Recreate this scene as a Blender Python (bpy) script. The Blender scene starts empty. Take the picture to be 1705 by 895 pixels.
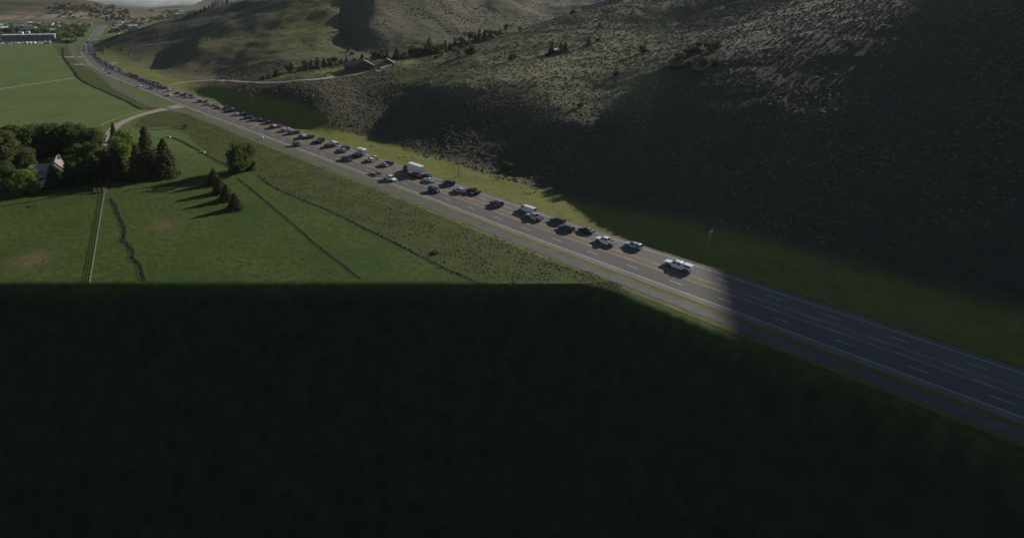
import bpy, math, random
import numpy as np
from mathutils import Vector
random.seed(7); rng = np.random.default_rng(7)
S = bpy.context.scene; COL = S.collection

# ------------------------------------------------------------------ camera, sky, sun
FPX, CX, CY, VH, H = 1000.0, 600.0, 235.5, -8.0, 75.0      # focal length, principal point and horizon row in photo pixels, drone height
TH = math.atan((CY - VH) / FPX); cT, sT = math.cos(TH), math.sin(TH)
cam = bpy.data.cameras.new('camera'); cam_o = bpy.data.objects.new('camera', cam); COL.objects.link(cam_o)
cam.sensor_width = 36; cam.lens = 36 * FPX / 1705; cam.shift_x = (852.5 - CX) / 1705; cam.shift_y = -(447.5 - CY) / 1705
cam.clip_start = 1; cam.clip_end = 30000
cam_o.location = (0, 0, H); cam_o.rotation_euler = (math.pi / 2 - TH, 0, 0); S.camera = cam_o
SUN_EL, SUN_AZ = math.radians(20), math.radians(52.5)
sun_dir = Vector((math.sin(SUN_AZ) * math.cos(SUN_EL), math.cos(SUN_AZ) * math.cos(SUN_EL), math.sin(SUN_EL)))
w = bpy.data.worlds.new('World'); S.world = w; w.use_nodes = True
nt = w.node_tree; sky = nt.nodes.new('ShaderNodeTexSky'); sky.sky_type = 'NISHITA'; sky.sun_disc = False
sky.sun_elevation = SUN_EL; sky.sun_rotation = SUN_AZ; sky.altitude = 1900; sky.air_density = 1.0; sky.dust_density = 1.0
nt.links.new(sky.outputs[0], nt.nodes['Background'].inputs[0]); nt.nodes['Background'].inputs[1].default_value = 0.05
sl = bpy.data.lights.new('sun', 'SUN'); sl.energy = 5.0; sl.angle = math.radians(0.53); sl.color = (1.0, 0.93, 0.82)
so = bpy.data.objects.new('sun', sl); COL.objects.link(so); so.rotation_euler = sun_dir.to_track_quat('Z', 'Y').to_euler()
S.view_settings.view_transform = 'Standard'; S.view_settings.look = 'None'; S.view_settings.exposure = 0.35; S.view_settings.gamma = 1
S.render.engine = 'CYCLES'; S.cycles.max_bounces = 5; S.cycles.volume_bounces = 0

# ------------------------------------------------------------------ pixel <-> world helpers
def ray(u, v):
    x = (u - CX) / FPX; yd = (v - CY) / FPX
    return x, cT - yd * sT, -sT - yd * cT
def at(u, v, z=0.0):
    x, y, d = ray(u, v); k = (z - H) / d
    return np.array((x * k, y * k))
def atY(u, v, Y):
    x, y, d = ray(u, v); k = Y / y
    return (x * k, Y, H + d * k)
def proj(x, y, z):
    dz = z - H; depth = y * cT - dz * sT
    return CX + FPX * x / depth, CY - FPX * (y * sT + dz * cT) / depth, depth

# ------------------------------------------------------------------ noise
def vnoise(x, y, seed=0):
    xi = np.floor(x).astype(np.int64); yi = np.floor(y).astype(np.int64); fx = x - xi; fy = y - yi
    fx = fx * fx * (3 - 2 * fx); fy = fy * fy * (3 - 2 * fy)
    def hsh(a, b):
        n = (a * 374761393 + b * 668265263 + seed * 974634777) & 0x7fffffff
        n = ((n ^ (n >> 13)) * 1274126177) & 0x7fffffff
        return ((n ^ (n >> 16)) & 0xffff) / 65535.0
    return (hsh(xi, yi) * (1 - fx) + hsh(xi + 1, yi) * fx) * (1 - fy) + (hsh(xi, yi + 1) * (1 - fx) + hsh(xi + 1, yi + 1) * fx) * fy
def fbm(x, y, o=4, seed=0):
    s = 0; a = .5
    for k in range(o):
        s = s + a * (vnoise(x, y, seed + k) - .5); x = x * 2.03 + 11.3; y = y * 2.03 + 5.7; a *= .5
    return s

# ------------------------------------------------------------------ the highway's line (its near pavement edge, then offsets across it)
def catmull(P, step):
    P = np.array(P, float); P = np.vstack([2 * P[0] - P[1], P, 2 * P[-1] - P[-2]]); out = []
    for i in range(1, len(P) - 2):
        n = max(2, int(np.linalg.norm(P[i + 1] - P[i]) / step))
        for t in np.linspace(0, 1, n, endpoint=False):
            a, b, c, d = P[i - 1:i + 3]
            out.append(.5 * (2 * b + (c - a) * t + (2 * a - 5 * b + 4 * c - d) * t * t + (3 * b - a - 3 * c + d) * t ** 3))
    out.append(P[-2]); return np.array(out)
near_px = [(1069, 469.8), (960, 429.3), (850, 387.8), (700, 329), (560, 275.6), (420, 222.2), (322, 185), (255, 158), (180, 127), (150, 109), (136.5, 95), (133, 85), (137, 75), (149, 62), (160, 48), (170, 39.5), (176, 36)]
NP = np.array([at(*p) for p in near_px])
d0 = NP[0] - NP[2]; d0 /= np.linalg.norm(d0)
d1 = NP[-1] - NP[-2]; d1 /= np.linalg.norm(d1)
NP = np.vstack([NP[0] + d0 * 420, NP[0] + d0 * 120, NP, NP[-1] + d1 * 150, NP[-1] + d1 * 1000])
RE = catmull(NP, 3.0)
for _ in range(6): RE[1:-1] = .25 * RE[:-2] + .5 * RE[1:-1] + .25 * RE[2:]
RT = np.gradient(RE, axis=0); RT /= np.linalg.norm(RT, axis=1)[:, None]
RNm = np.c_[RT[:, 1], -RT[:, 0]]                       # unit normal pointing across the highway to the hill side
RS = np.r_[0, np.cumsum(np.linalg.norm(np.diff(RE, axis=0), axis=1))]
RW = np.interp(RE[:, 1], [0, 560, 800, 1200], [1.0, 1.0, .86, .80])   # the pavement narrows past the bend
def off(o, i=slice(None)): return RE[i] + RNm[i] * (np.asarray(RW[i]) * o)[..., None] if np.ndim(RW[i]) else RE[i] + RNm[i] * RW[i] * o
W_ALL = 24.2
OFFS = dict(E2=4.8, E1=8.75, T=12.6, W1=16.3, W2=19.95)
def road_dist(x, y):
    """signed distance from the near pavement edge (positive on the hill side), vectorised on a thinned line"""
    P = RE[::4]; N = RNm[::4]
    best = np.full(x.shape, 1e18); sd = np.zeros(x.shape)
    for p, n in zip(P, N):
        dx = x - p[0]; dy = y - p[1]; q = dx * dx + dy * dy
        m = q < best; best = np.where(m, q, best); sd = np.where(m, dx * n[0] + dy * n[1], sd)
    return np.sign(sd) * np.sqrt(best)

# ------------------------------------------------------------------ terrain: a thin-plate surface through surveyed points
cps = []
def cp(*rows):
    for u, v, Y in rows: cps.append(atY(u, v, Y))
def cw(*rows):
    for r in rows: cps.append(r)
n0 = np.array((.77, .64)); D0 = np.array((-.64, .77))
for u, v in [(300, 148), (350, 166), (420, 187), (490, 206), (560, 223), (640, 240), (700, 256), (760, 268), (850, 286), (930, 315), (1000, 346), (1100, 393), (1200, 436), (240, 121), (285, 133), (330, 133), (200, 106), (172, 92), (152, 82)]:
    p = at(u, v); cw((p[0], p[1], 0.0))
for k in range(0, len(RE), 60):
    if RE[k, 1] < 2000:
        for o in (-60, 12): p = RE[k] + RNm[k] * o; cw((p[0], p[1], 0.0))
# near hill
cp((420, 141, 452), (390, 138, 474), (360, 143, 470), (470, 142, 420), (505, 150, 390), (440, 138, 452), (520, 133, 440), (560, 127, 450), (600, 121, 458), (640, 112, 468), (605, 108, 480), (530, 185, 352), (520, 160, 376),
   (600, 170, 380), (650, 160, 381), (690, 180, 352), (700, 130, 412), (640, 205, 340), (690, 109, 458),
   (740, 93, 478), (850, 57, 518), (915, 33, 545), (1045, 0, 580), (1130, -20, 590), (1200, -40, 590),
   (800, 130, 360), (850, 122, 362), (900, 130, 350), (750, 142, 350), (800, 215, 300), (850, 220, 290), (740, 215, 306), (905, 215, 280), (800, 100, 428),
   (960, 200, 272), (950, 100, 392), (1000, 150, 325), (1000, 230, 263), (1040, 100, 376), (1060, 200, 268), (930, 270, 248), (1100, 50, 452),
   (1150, 200, 240), (1150, 100, 313), (1110, 170, 268), (1150, 20, 480), (1100, 300, 210), (1180, 300, 198))
cw((60, 540, 19), (125, 585, 27), (205, 625, 45))
# draw and the hills behind it
cp((450, 125, 490), (482, 118, 508), (540, 108, 535), (600, 99, 560), (650, 95, 585), (400, 128, 530), (360, 128, 560))
cp((540, 60, 642), (540, 20, 740), (500, 30, 735), (450, 100, 562), (450, 60, 672), (450, 40, 728), (450, 20, 800), (390, 100, 603), (390, 80, 650), (390, 60, 704), (390, 25, 880), (420, 40, 735), (420, 15, 905), (350, 50, 775), (365, 30, 890), (330, 108, 612), (330, 80, 655), (330, 50, 812), (338, 17, 1050), (375, 5, 1020), (399, 0, 1030),
   (285, 70, 790), (290, 32, 1000), (247, 43, 960), (247, 80, 775), (250, 95, 700), (240, 100, 672), (204, 55, 900), (204, 80, 800), (180, 66, 880), (160, 77, 880),
   (565, 30, 716), (570, 0, 800), (585, 76, 622), (600, 45, 690), (603, 10, 785), (632, 32, 708), (640, 6, 775), (625, 60, 642),
   (680, 70, 625), (700, 30, 705), (700, -10, 790), (760, 65, 645), (800, 45, 715), (800, 10, 810), (852, 0, 850), (880, 15, 825), (911, 31, 790),
   (900, 10, 1000), (960, 5, 1050), (1000, -10, 1150), (930, 25, 940))
cw((-130, 890, 68), (-130, 1000, 68), (-75, 850, 72), (-180, 960, 67), (250, 880, 42), (-330, 1250, 20), (-420, 1200, 0), (-480, 1100, 0), (-250, 1500, 0), (0, 1300, 60), (300, 1400, 100), (-500, 1000, 0), (-120, 1700, 30))
# unseen ridge beyond the right edge, heights shaped for its shade, and the ground behind the camera
for tau, rows in ((110, ((220, 60), (380, 98), (600, 150))), (20, ((0, 0), (45, 16), (110, 41), (220, 88), (380, 144), (600, 197))), (-60, ((0, 0), (45, 24), (110, 60), (220, 118), (380, 205), (600, 260))),
                 (-170, ((0, 0), (45, 24), (110, 60), (220, 122), (380, 215), (600, 280))), (-350, ((0, 0), (110, 60), (220, 122), (380, 215), (600, 280))), (-600, ((0, 0), (220, 120), (600, 280)))):
    for d, h in rows:
        p = n0 * (182 + d) + D0 * tau; cw((p[0], p[1], h))
cw((700, 500, 200), (500, 900, 140), (900, 1300, 220), (1500, 700, 300), (1500, 0, 350))
cp((198, 31, 2600), (240, 30, 2650), (280, 28, 2600), (320, 26, 2700), (225, 27, 2450), (262, 28, 2400), (170, 22, 2650))
# hill behind the town
cp((-250, 38, 1700), (0, 38, 1700), (60, 40, 1650), (130, 38, 1650), (190, 33, 1700), (0, 20, 1850), (80, 20, 1880), (0, 0, 2000), (80, 0, 2050), (130, 0, 2080), (165, 5, 2100), (198, 14, 2050), (225, 15, 2150), (262, 22, 2200), (282, 27, 2150))
cw((-1500, 2300, 160), (-850, 3000, 0), (-700, 3300, 0), (-1250, 2500, 90), (-2500, 1500, 120), (-300, 3000, 0), (-600, 2700, 10), (200, 2500, 40), (-1500, 1500, 0), (-3000, 500, 0))
for x in (-80, -200, -350, -600, -1000):
    for y in (80, 250, 450, 700, 1000, 1300): 
        if x < -y * .55 or y < 260: cw((x, y, 0.0))
cw((0, -300, 0), (-600, -300, 0), (0, 60, 0))
cps = np.array(cps, float)
SC = 300.0
def tps_k(r2): return np.where(r2 > 1e-12, r2 * np.log(np.maximum(r2, 1e-12)), 0.0)
Pn = cps[:, :2] / SC; n = len(Pn)
A = np.zeros((n + 3, n + 3)); A[:n, :n] = tps_k(((Pn[:, None] - Pn[None]) ** 2).sum(-1)) + np.eye(n) * 2e-3
A[:n, n] = 1; A[:n, n + 1:] = Pn; A[n, :n] = 1; A[n + 1:, :n] = Pn.T
TW = np.linalg.solve(A, np.r_[cps[:, 2], 0, 0, 0])
def sstep(a, b, x): t = np.clip((x - a) / (b - a), 0, 1); return t * t * (3 - 2 * t)
def height(x, y):
    sh = x.shape; q = np.c_[x.ravel(), y.ravel()] / SC; h = np.full(len(q), TW[n]) + q @ TW[n + 1:]
    for i in range(n): h += TW[i] * tps_k(((q - Pn[i]) ** 2).sum(1))
    h = h.reshape(sh)
    d = road_dist(x, y); far_side = d > 0
    m = np.where(far_side, sstep(26, 44, d), sstep(1500, 1750, y) * sstep(-250, -330, x))
    m = np.where((y > 1500) & (x < -330), np.maximum(m, sstep(1500, 1720, y)), m)
    h = np.maximum(h, 0) * m
    h = np.where(y > 3400, 0, h * (1 - sstep(2900, 3400, y)))
    hf = sstep(3300, 6500, y) * (330 + 700 * fbm(x / 1500 + 3, y / 1500, 4, 5))
    # steep-sided gulch cut into the hill behind the lodge
    GL = np.array([(-28, 940), (-24, 780), (-22, 710), (-14, 645), (-5, 604)]); gr = np.interp(y, [600, 645, 700, 780, 940], [8, 20, 35, 44, 50]); gd = np.interp(y, [600, 615, 645, 700, 780, 940], [0, 2.5, 3.5, 4.0, 4.5, 4.5])
    gx = x - np.interp(y, GL[::-1, 1], GL[::-1, 0]); cut = np.where(gx > 0, 1 - gx / gr, 1 + gx / .6); h = h - gd * np.clip(cut, 0, 1) * ((y > 600) & (y < 1000))
    h = h + np.interp(y, [604, 620, 645, 700, 780, 900, 1000], [0, 3.5, 8.5, 13, 15, 14, 0]) * np.where(gx > 0, np.exp(-((gx - gr) / np.where(gx < gr, .42 * gr, 30)) ** 2), 0)
    # steep left face of the lower spur by the highway
    gr = np.interp(y, [600, 640, 680, 750], [26, 34, 26, 8]); gd = np.interp(y, [590, 605, 630, 660, 700, 748], [0, 3, 9, 12.5, 9, 0]); gx = x + 209
    h = h - gd * np.clip(np.where(gx > 0, 1 - gx / gr, 1 + gx / 42), 0, 1) * ((y > 590) & (y < 748))
    hz = np.clip(h / 14, 0, 1)
    g = fbm(x / 34, y / 34, 4, 1) * 4.2 + np.abs(fbm(x / 70 + 9, y / 90, 3, 7)) * -7
    h = h + hz * g * np.interp(y, [300, 700, 1500, 2000], [.32, 1.0, 3.0, 7.0])
    h = np.maximum(h, 0) + np.maximum(hf, 0)
    h = np.where((np.abs(d) < 27) & (y < 1600), 0, h)
    verge = sstep(W_ALL + 2, W_ALL + 12, d) * far_side * (y < 680)
    # invented bluff ends the pasture, added so the low ground falls into shade
    rim = np.minimum(146.5 - y + 1.2 * fbm(x / 25, y / 25, 3, 4), -13 - d)
    drop = 60 * (1 - np.exp(-np.maximum(rim, 0) / 34))
    return h + verge * .8 * np.clip(vnoise(x / 9, y / 9, 3), 0, 1) - np.where(rim > 0, drop + np.clip((rim - 6) / 20, 0, 1) * 5 * fbm(x / 12, y / 12, 4, 6), 0)
def axis(lo, hi, step, outlo, outhi, g=1.16):
    a = list(np.arange(lo, hi + step, step)); s = step
    while a[-1] < outhi: s *= g; a.append(a[-1] + s)
    s = step; b = []; x = lo
    while x > outlo: s *= g; x -= s; b.append(x)
    return np.array(b[::-1] + a)
XS = axis(-200, 420, 2.6, -7000, 7000)
YS = np.concatenate([axis(100, 690, 2.6, -600, 690)[:-1], np.arange(692, 1100, 6), axis(1100, 2300, 14, 1100, 9500)])
GX, GY = np.meshgrid(XS, YS)
GZ = height(GX, GY)
def hgt(x, y):
    x = np.asarray(x, float); y = np.asarray(y, float)
    i = np.clip(np.searchsorted(XS, x) - 1, 0, len(XS) - 2); j = np.clip(np.searchsorted(YS, y) - 1, 0, len(YS) - 2)
    fx = (x - XS[i]) / (XS[i + 1] - XS[i]); fy = (y - YS[j]) / (YS[j + 1] - YS[j])
    return (GZ[j, i] * (1 - fx) + GZ[j, i + 1] * fx) * (1 - fy) + (GZ[j + 1, i] * (1 - fx) + GZ[j + 1, i + 1] * fx) * fy
def hit(u, v, ymin=110):
    """where the sight line through a photo pixel meets the ground"""
    x, y, d = ray(u, v); Ys = np.arange(ymin, 4000, 1.5); k = Ys / y
    f = H + d * k - hgt(x * k, Ys); i = np.argmax(f < 0)
    if f[i] >= 0: i = len(Ys) - 1
    Y = Ys[i] - 1.5 * (0 if i == 0 else f[i] / (f[i] - f[i - 1])); k = Y / y
    return np.array((x * k, Y, float(hgt(x * k, Y))))

# ------------------------------------------------------------------ materials
def new_mat(name):
    m = bpy.data.materials.new(name); m.use_nodes = True; t = m.node_tree; b = t.nodes['Principled BSDF']
    b.inputs['Specular IOR Level'].default_value = .3; return m, t, b
def N(t, typ, **kw):
    nd = t.nodes.new(typ)
    for k, v in kw.items():
        if k.startswith('i_'): nd.inputs[k[2:].replace('_', ' ')].default_value = v
        else: setattr(nd, k, v)
    return nd
def noise_fac(t, scale, detail=5, lo=.35, hi=.65, stretch=None):
    g = N(t, 'ShaderNodeNewGeometry'); src = g.outputs['Position']
    if stretch:
        mp = N(t, 'ShaderNodeMapping'); mp.inputs['Scale'].default_value = stretch[:3]; mp.inputs['Rotation'].default_value = (0, 0, stretch[3]); t.links.new(src, mp.inputs[0]); src = mp.outputs[0]
    nn = N(t, 'ShaderNodeTexNoise'); nn.inputs['Scale'].default_value = scale; nn.inputs['Detail'].default_value = detail; nn.inputs['Roughness'].default_value = .6
    t.links.new(src, nn.inputs['Vector'])
    r = N(t, 'ShaderNodeMapRange'); r.inputs[1].default_value = lo; r.inputs[2].default_value = hi; t.links.new(nn.outputs[0], r.inputs[0]); return r.outputs[0]
def mixc(t, fac, a, b):
    m = N(t, 'ShaderNodeMix', data_type='RGBA')
    for s, val in ((m.inputs[6], a), (m.inputs[7], b)):
        if isinstance(val, tuple): s.default_value = (*val, 1)
        else: t.links.new(val, s)
    if isinstance(fac, float): m.inputs[0].default_value = fac
    else: t.links.new(fac, m.inputs[0])
    return m.outputs[2]
def math_n(t, op, a, b):
    m = N(t, 'ShaderNodeMath', operation=op)
    for i, v in enumerate((a, b)):
        if isinstance(v, (int, float)): m.inputs[i].default_value = v
        else: t.links.new(v, m.inputs[i])
    return m.outputs[0]
def bump(t, b, fac, strength, dist):
    bp = N(t, 'ShaderNodeBump'); bp.inputs['Strength'].default_value = strength; bp.inputs['Distance'].default_value = dist
    t.links.new(fac, bp.inputs['Height']); t.links.new(bp.outputs[0], b.inputs['Normal'])
def plain(name, col, rough=.7, metal=0.0, spec=.3):
    m, t, b = new_mat(name); b.inputs['Base Color'].default_value = (*col, 1); b.inputs['Roughness'].default_value = rough
    b.inputs['Metallic'].default_value = metal; b.inputs['Specular IOR Level'].default_value = spec; return m
def noisy(name, a, b_, scale, rough=.9, lo=.35, hi=.65, bumpd=0, spec=.15):
    m, t, b = new_mat(name); f = noise_fac(t, scale, 5, lo, hi); t.links.new(mixc(t, f, a, b_), b.inputs['Base Color']); b.inputs['Roughness'].default_value = rough
    b.inputs['Specular IOR Level'].default_value = spec
    if bumpd: bump(t, b, f, .6, bumpd)
    return m
def leaf_mat(name, a, b_, scale=.5):
    m, t, b = new_mat(name); oi = N(t, 'ShaderNodeObjectInfo'); f = noise_fac(t, scale, 2, .3, .7)
    f2 = math_n(t, 'MULTIPLY_ADD', oi.outputs['Random'], .5); f2.node.inputs[2].default_value = 0
    c = mixc(t, math_n(t, 'ADD', math_n(t, 'MULTIPLY', f, .6), f2), a, b_)
    t.links.new(c, b.inputs['Base Color']); b.inputs['Roughness'].default_value = .75; b.inputs['Specular IOR Level'].default_value = .12
    tr = N(t, 'ShaderNodeBsdfTranslucent'); t.links.new(c, tr.inputs[0]); mx = N(t, 'ShaderNodeMixShader'); mx.inputs[0].default_value = .38
    t.links.new(b.outputs[0], mx.inputs[1]); t.links.new(tr.outputs[0], mx.inputs[2]); t.links.new(mx.outputs[0], t.nodes['Material Output'].inputs[0]); return m

# terrain: pasture grass on the valley floor, sage-covered soil on the hills
mt, t, b = new_mat('terrain')
hill = N(t, 'ShaderNodeAttribute', attribute_name='hill').outputs['Fac']
soil = N(t, 'ShaderNodeAttribute', attribute_name='soil').outputs['Fac']
lush = N(t, 'ShaderNodeAttribute', attribute_name='lush').outputs['Fac']
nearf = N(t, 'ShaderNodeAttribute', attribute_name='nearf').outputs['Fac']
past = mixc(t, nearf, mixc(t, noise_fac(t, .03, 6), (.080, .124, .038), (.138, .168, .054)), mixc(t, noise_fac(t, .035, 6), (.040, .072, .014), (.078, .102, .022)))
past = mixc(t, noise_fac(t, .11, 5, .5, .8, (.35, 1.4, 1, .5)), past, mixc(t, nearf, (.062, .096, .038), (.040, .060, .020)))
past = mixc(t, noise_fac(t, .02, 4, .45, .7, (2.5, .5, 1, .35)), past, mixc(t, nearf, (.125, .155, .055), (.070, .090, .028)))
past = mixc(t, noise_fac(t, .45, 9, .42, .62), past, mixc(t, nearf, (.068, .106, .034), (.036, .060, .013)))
soilc = mixc(t, noise_fac(t, .25, 6, .3, .7), (.15, .092, .055), (.10, .09, .045))
sf = math_n(t, 'MULTIPLY', soil, noise_fac(t, .35, 6, .3, .55))
past = mixc(t, sf, past, soilc)
shade_tone = N(t, 'ShaderNodeAttribute', attribute_name='shade_tone').outputs['Fac']; scarp = N(t, 'ShaderNodeAttribute', attribute_name='scarp').outputs['Fac']  # dark tone painted on the near hill for shade, lifted where sun falls
hc = mixc(t, noise_fac(t, .018, 6), mixc(t, shade_tone, (.086, .077, .057), (.062, .052, .040)), mixc(t, shade_tone, (.080, .086, .045), (.052, .054, .030)))
hc = mixc(t, noise_fac(t, .22, 6, .45, .7), hc, mixc(t, shade_tone, (.052, .054, .036), (.036, .036, .026)))
hc = mixc(t, noise_fac(t, .9, 4, .4, .7), hc, mixc(t, shade_tone, (.125, .112, .078), (.072, .062, .044)))
hc = mixc(t, math_n(t, 'MULTIPLY', soil, noise_fac(t, .06, 6, .35, .6)), hc, mixc(t, shade_tone, (.19, .125, .090), (.095, .065, .050)))
upper = N(t, 'ShaderNodeAttribute', attribute_name='upper').outputs['Fac']  # sunlit look painted in: paler hill colour, left out of the shaded right
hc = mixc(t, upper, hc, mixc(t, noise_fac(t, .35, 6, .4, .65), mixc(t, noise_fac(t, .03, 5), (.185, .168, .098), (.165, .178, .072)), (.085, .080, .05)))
hc = mixc(t, math_n(t, 'MULTIPLY', scarp, noise_fac(t, .03, 6, .3, .6, (1, .4, 1, 0))), hc, (.36, .27, .19))
lushc = mixc(t, noise_fac(t, .12, 6, .5, .75), mixc(t, noise_fac(t, .35, 6, .3, .7), (.20, .195, .040), (.105, .130, .032)), (.16, .125, .065))
hc = mixc(t, lush, hc, lushc); past = mixc(t, lush, past, lushc)
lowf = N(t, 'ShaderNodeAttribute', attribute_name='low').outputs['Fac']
scrub = mixc(t, noise_fac(t, .3, 6), (.022, .026, .016), (.045, .043, .028))  # dark colour for the invented low ground, deepening its shade
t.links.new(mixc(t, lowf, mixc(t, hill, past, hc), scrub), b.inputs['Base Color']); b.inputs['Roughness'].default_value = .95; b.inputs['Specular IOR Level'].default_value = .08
bump(t, b, noise_fac(t, .8, 7, .2, .8), .4, .22)
M = dict(terrain=mt)
M['meadow'] = noisy('meadow', (.034, .052, .011), (.070, .082, .018), .13, .95, .3, .7, .25)
M['verge'] = noisy('verge', (.085, .105, .028), (.145, .135, .048), .25, .95, .3, .7, .25)
M['gravel'] = noisy('gravel', (.24, .215, .18), (.33, .29, .24), .8, .95, .3, .7, .03)
M['path'] = noisy('path', (.085, .085, .095), (.125, .122, .125), .5, .85, .3, .7, .01)
M['white_line'] = noisy('white_line', (.60, .59, .56), (.38, .37, .35), 1.7, .7)
M['yellow_line'] = noisy('yellow_line', (.60, .37, .08), (.36, .24, .09), 1.7, .7)
# asphalt: colour follows the lane across the highway (shoulders paler, westbound lanes worn paler)
ma, t, b = new_mat('asphalt'); a = N(t, 'ShaderNodeAttribute', attribute_name='across').outputs['Fac']
rp = N(t, 'ShaderNodeValToRGB'); t.links.new(math_n(t, 'DIVIDE', a, 24.2), rp.inputs[0])
E_ = rp.color_ramp.elements; E_[0].position = 0; E_[0].color = (.20, .175, .145, 1); E_[1].position = 1; E_[1].color = (.17, .15, .125, 1)
for p_, c_ in ((.112, (.22, .20, .17)), (.122, (.125, .122, .121)), (.435, (.130, .126, .124)), (.45, (.175, .155, .132)), (.59, (.175, .157, .134)), (.60, (.165, .156, .146)), (.89, (.168, .159, .149)), (.905, (.195, .178, .155))):
    e = E_.new(p_); e.color = (*c_, 1)
wear = noise_fac(t, .12, 5, .3, .7, (1.6, .25, 1, .88)); c = mixc(t, math_n(t, 'MULTIPLY', wear, .42), rp.outputs[0], (.06, .06, .062))
c = mixc(t, math_n(t, 'MULTIPLY', noise_fac(t, 2.5, 4), .2), c, (.17, .16, .15))
t.links.new(c, b.inputs['Base Color']); b.inputs['Roughness'].default_value = .9; b.inputs['Specular IOR Level'].default_value = .08; M['asphalt'] = ma
M['sage'] = noisy('sage', (.072, .078, .046), (.125, .122, .072), .4, .9)
M['brush'] = noisy('brush', (.075, .082, .045), (.11, .112, .062), .4, .9)
M['tuft'] = noisy('tuft', (.044, .064, .013), (.085, .096, .022), .12, .9)
M['tussock'] = noisy('tussock', (.075, .10, .025), (.18, .175, .05), .3, .9)
M['bank'] = noisy('bank', (.036, .055, .018), (.055, .075, .024), .3, .95)
M['ditch'] = noisy('ditch', (.010, .012, .008), (.02, .024, .012), .7, .9)
M['reed'] = noisy('reed', (.012, .019, .008), (.026, .036, .013), .5, .9)
M['conifer'] = leaf_mat('conifer', (.050, .068, .030), (.115, .114, .050))
M['far_conifer'] = leaf_mat('far_conifer', (.036, .052, .028), (.070, .080, .040))
M['broadleaf'] = leaf_mat('broadleaf', (.070, .100, .032), (.125, .150, .048))
M['fresh_leaf'] = leaf_mat('fresh_leaf', (.13, .19, .035), (.20, .25, .06))
M['bark'] = noisy('bark', (.07, .055, .04), (.12, .10, .075), 2.0)
M['wood'] = noisy('wood', (.16, .12, .085), (.26, .21, .16), 2.0)
M['pale_wood'] = noisy('pale_wood', (.42, .39, .34), (.56, .53, .48), 2.0)

# ------------------------------------------------------------------ mesh helpers
def obj(name, me, parent=None, loc=None, kind=None, label=None, cat=None, group=None):
    o = bpy.data.objects.new(name, me); COL.objects.link(o)
    if parent: o.parent = parent
    if loc is not None: o.location = loc
    for k, v in (('kind', kind), ('label', label), ('category', cat), ('group', group)):
        if v: o[k] = v
    return o
def np_mesh(name, V, F, mats, mi=None, attrs=None, smooth=False):
    V = np.asarray(V, np.float32); F = np.asarray(F, np.int32); me = bpy.data.meshes.new(name); k = F.shape[1]
    me.vertices.add(len(V)); me.vertices.foreach_set('co', V.ravel()); me.loops.add(F.size); me.loops.foreach_set('vertex_index', F.ravel())
    me.polygons.add(len(F)); me.polygons.foreach_set('loop_start', np.arange(0, F.size, k, dtype=np.int32))
    if mi is not None: me.polygons.foreach_set('material_index', np.asarray(mi, np.int32))
    for m in (mats if isinstance(mats, (list, tuple)) else [mats]): me.materials.append(m)
    me.update(calc_edges=True); me.validate()
    for an, av in (attrs or {}).items(): me.attributes.new(an, 'FLOAT', 'POINT').data.foreach_set('value', np.asarray(av, np.float32).ravel())
    me.polygons.foreach_set('use_smooth', np.full(len(F), smooth)); return me
def grid_faces(r, c):
    i = np.arange(r - 1)[:, None] * c + np.arange(c - 1)[None]; i = i.ravel(); return np.c_[i, i + 1, i + c + 1, i + c]

# terrain sheet
dR = road_dist(GX, GY)
hillf = np.maximum(sstep(.4, 2.5, GZ + fbm(GX / 6, GY / 6, 3, 2) * 1.2) , (dR > 33) * (GY < 1000) * 1.0)
soilf = np.zeros_like(GX)
for (u, v, ru, rv) in ((52, 432, 34, 16), (270, 375, 20, 9)):
    if ru == 0: continue
    p = at(u, v); sx = abs(at(u + ru, v)[0] - p[0]); sy = abs(at(u, v - rv)[1] - p[1]); soilf = np.maximum(soilf, 1.25 * np.exp(-(((GX - p[0]) / sx) ** 2 + ((GY - p[1]) / sy) ** 2) * 1.3))
for (u, v, ru, rv, k) in ((395, 100, 60, 26, .8), (880, 178, 60, 30, .6), (740, 262, 40, 10, .9), (560, 40, 30, 40, -.0)):
    p = hit(u, v); sx = max(4, abs(hit(u + ru, v)[0] - p[0])); sy = max(6, abs(hit(u, v - rv)[1] - p[1])); soilf = np.maximum(soilf, k * np.exp(-((GX - p[0]) / sx) ** 2 - ((GY - p[1]) / sy) ** 2))
lushf = np.zeros_like(GX)
for (u, v, ru, rv, k) in ((500, 45, 70, 60, .75), (560, 118, 60, 7, 1.0), (670, 103, 30, 8, .8), (330, 70, 90, 30, .4), (470, 128, 40, 6, .8)):
    p = hit(u, v); sx = max(4, abs(hit(u + ru, v)[0] - p[0])); sy = max(8, abs(hit(u, v - rv)[1] - p[1])); sx, sy = min(sx, 70), min(sy, 140); lushf = np.maximum(lushf, k * (dR > 0) * np.exp(-((GX - p[0]) / sx) ** 2 - ((GY - p[1]) / sy) ** 2))
lushf = np.maximum(lushf, (dR > W_ALL) * (1 - sstep(40, 50, dR)) * .9 * (GY < 900))
low = np.clip((-GZ) / 1.5, 0, 1)
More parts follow.
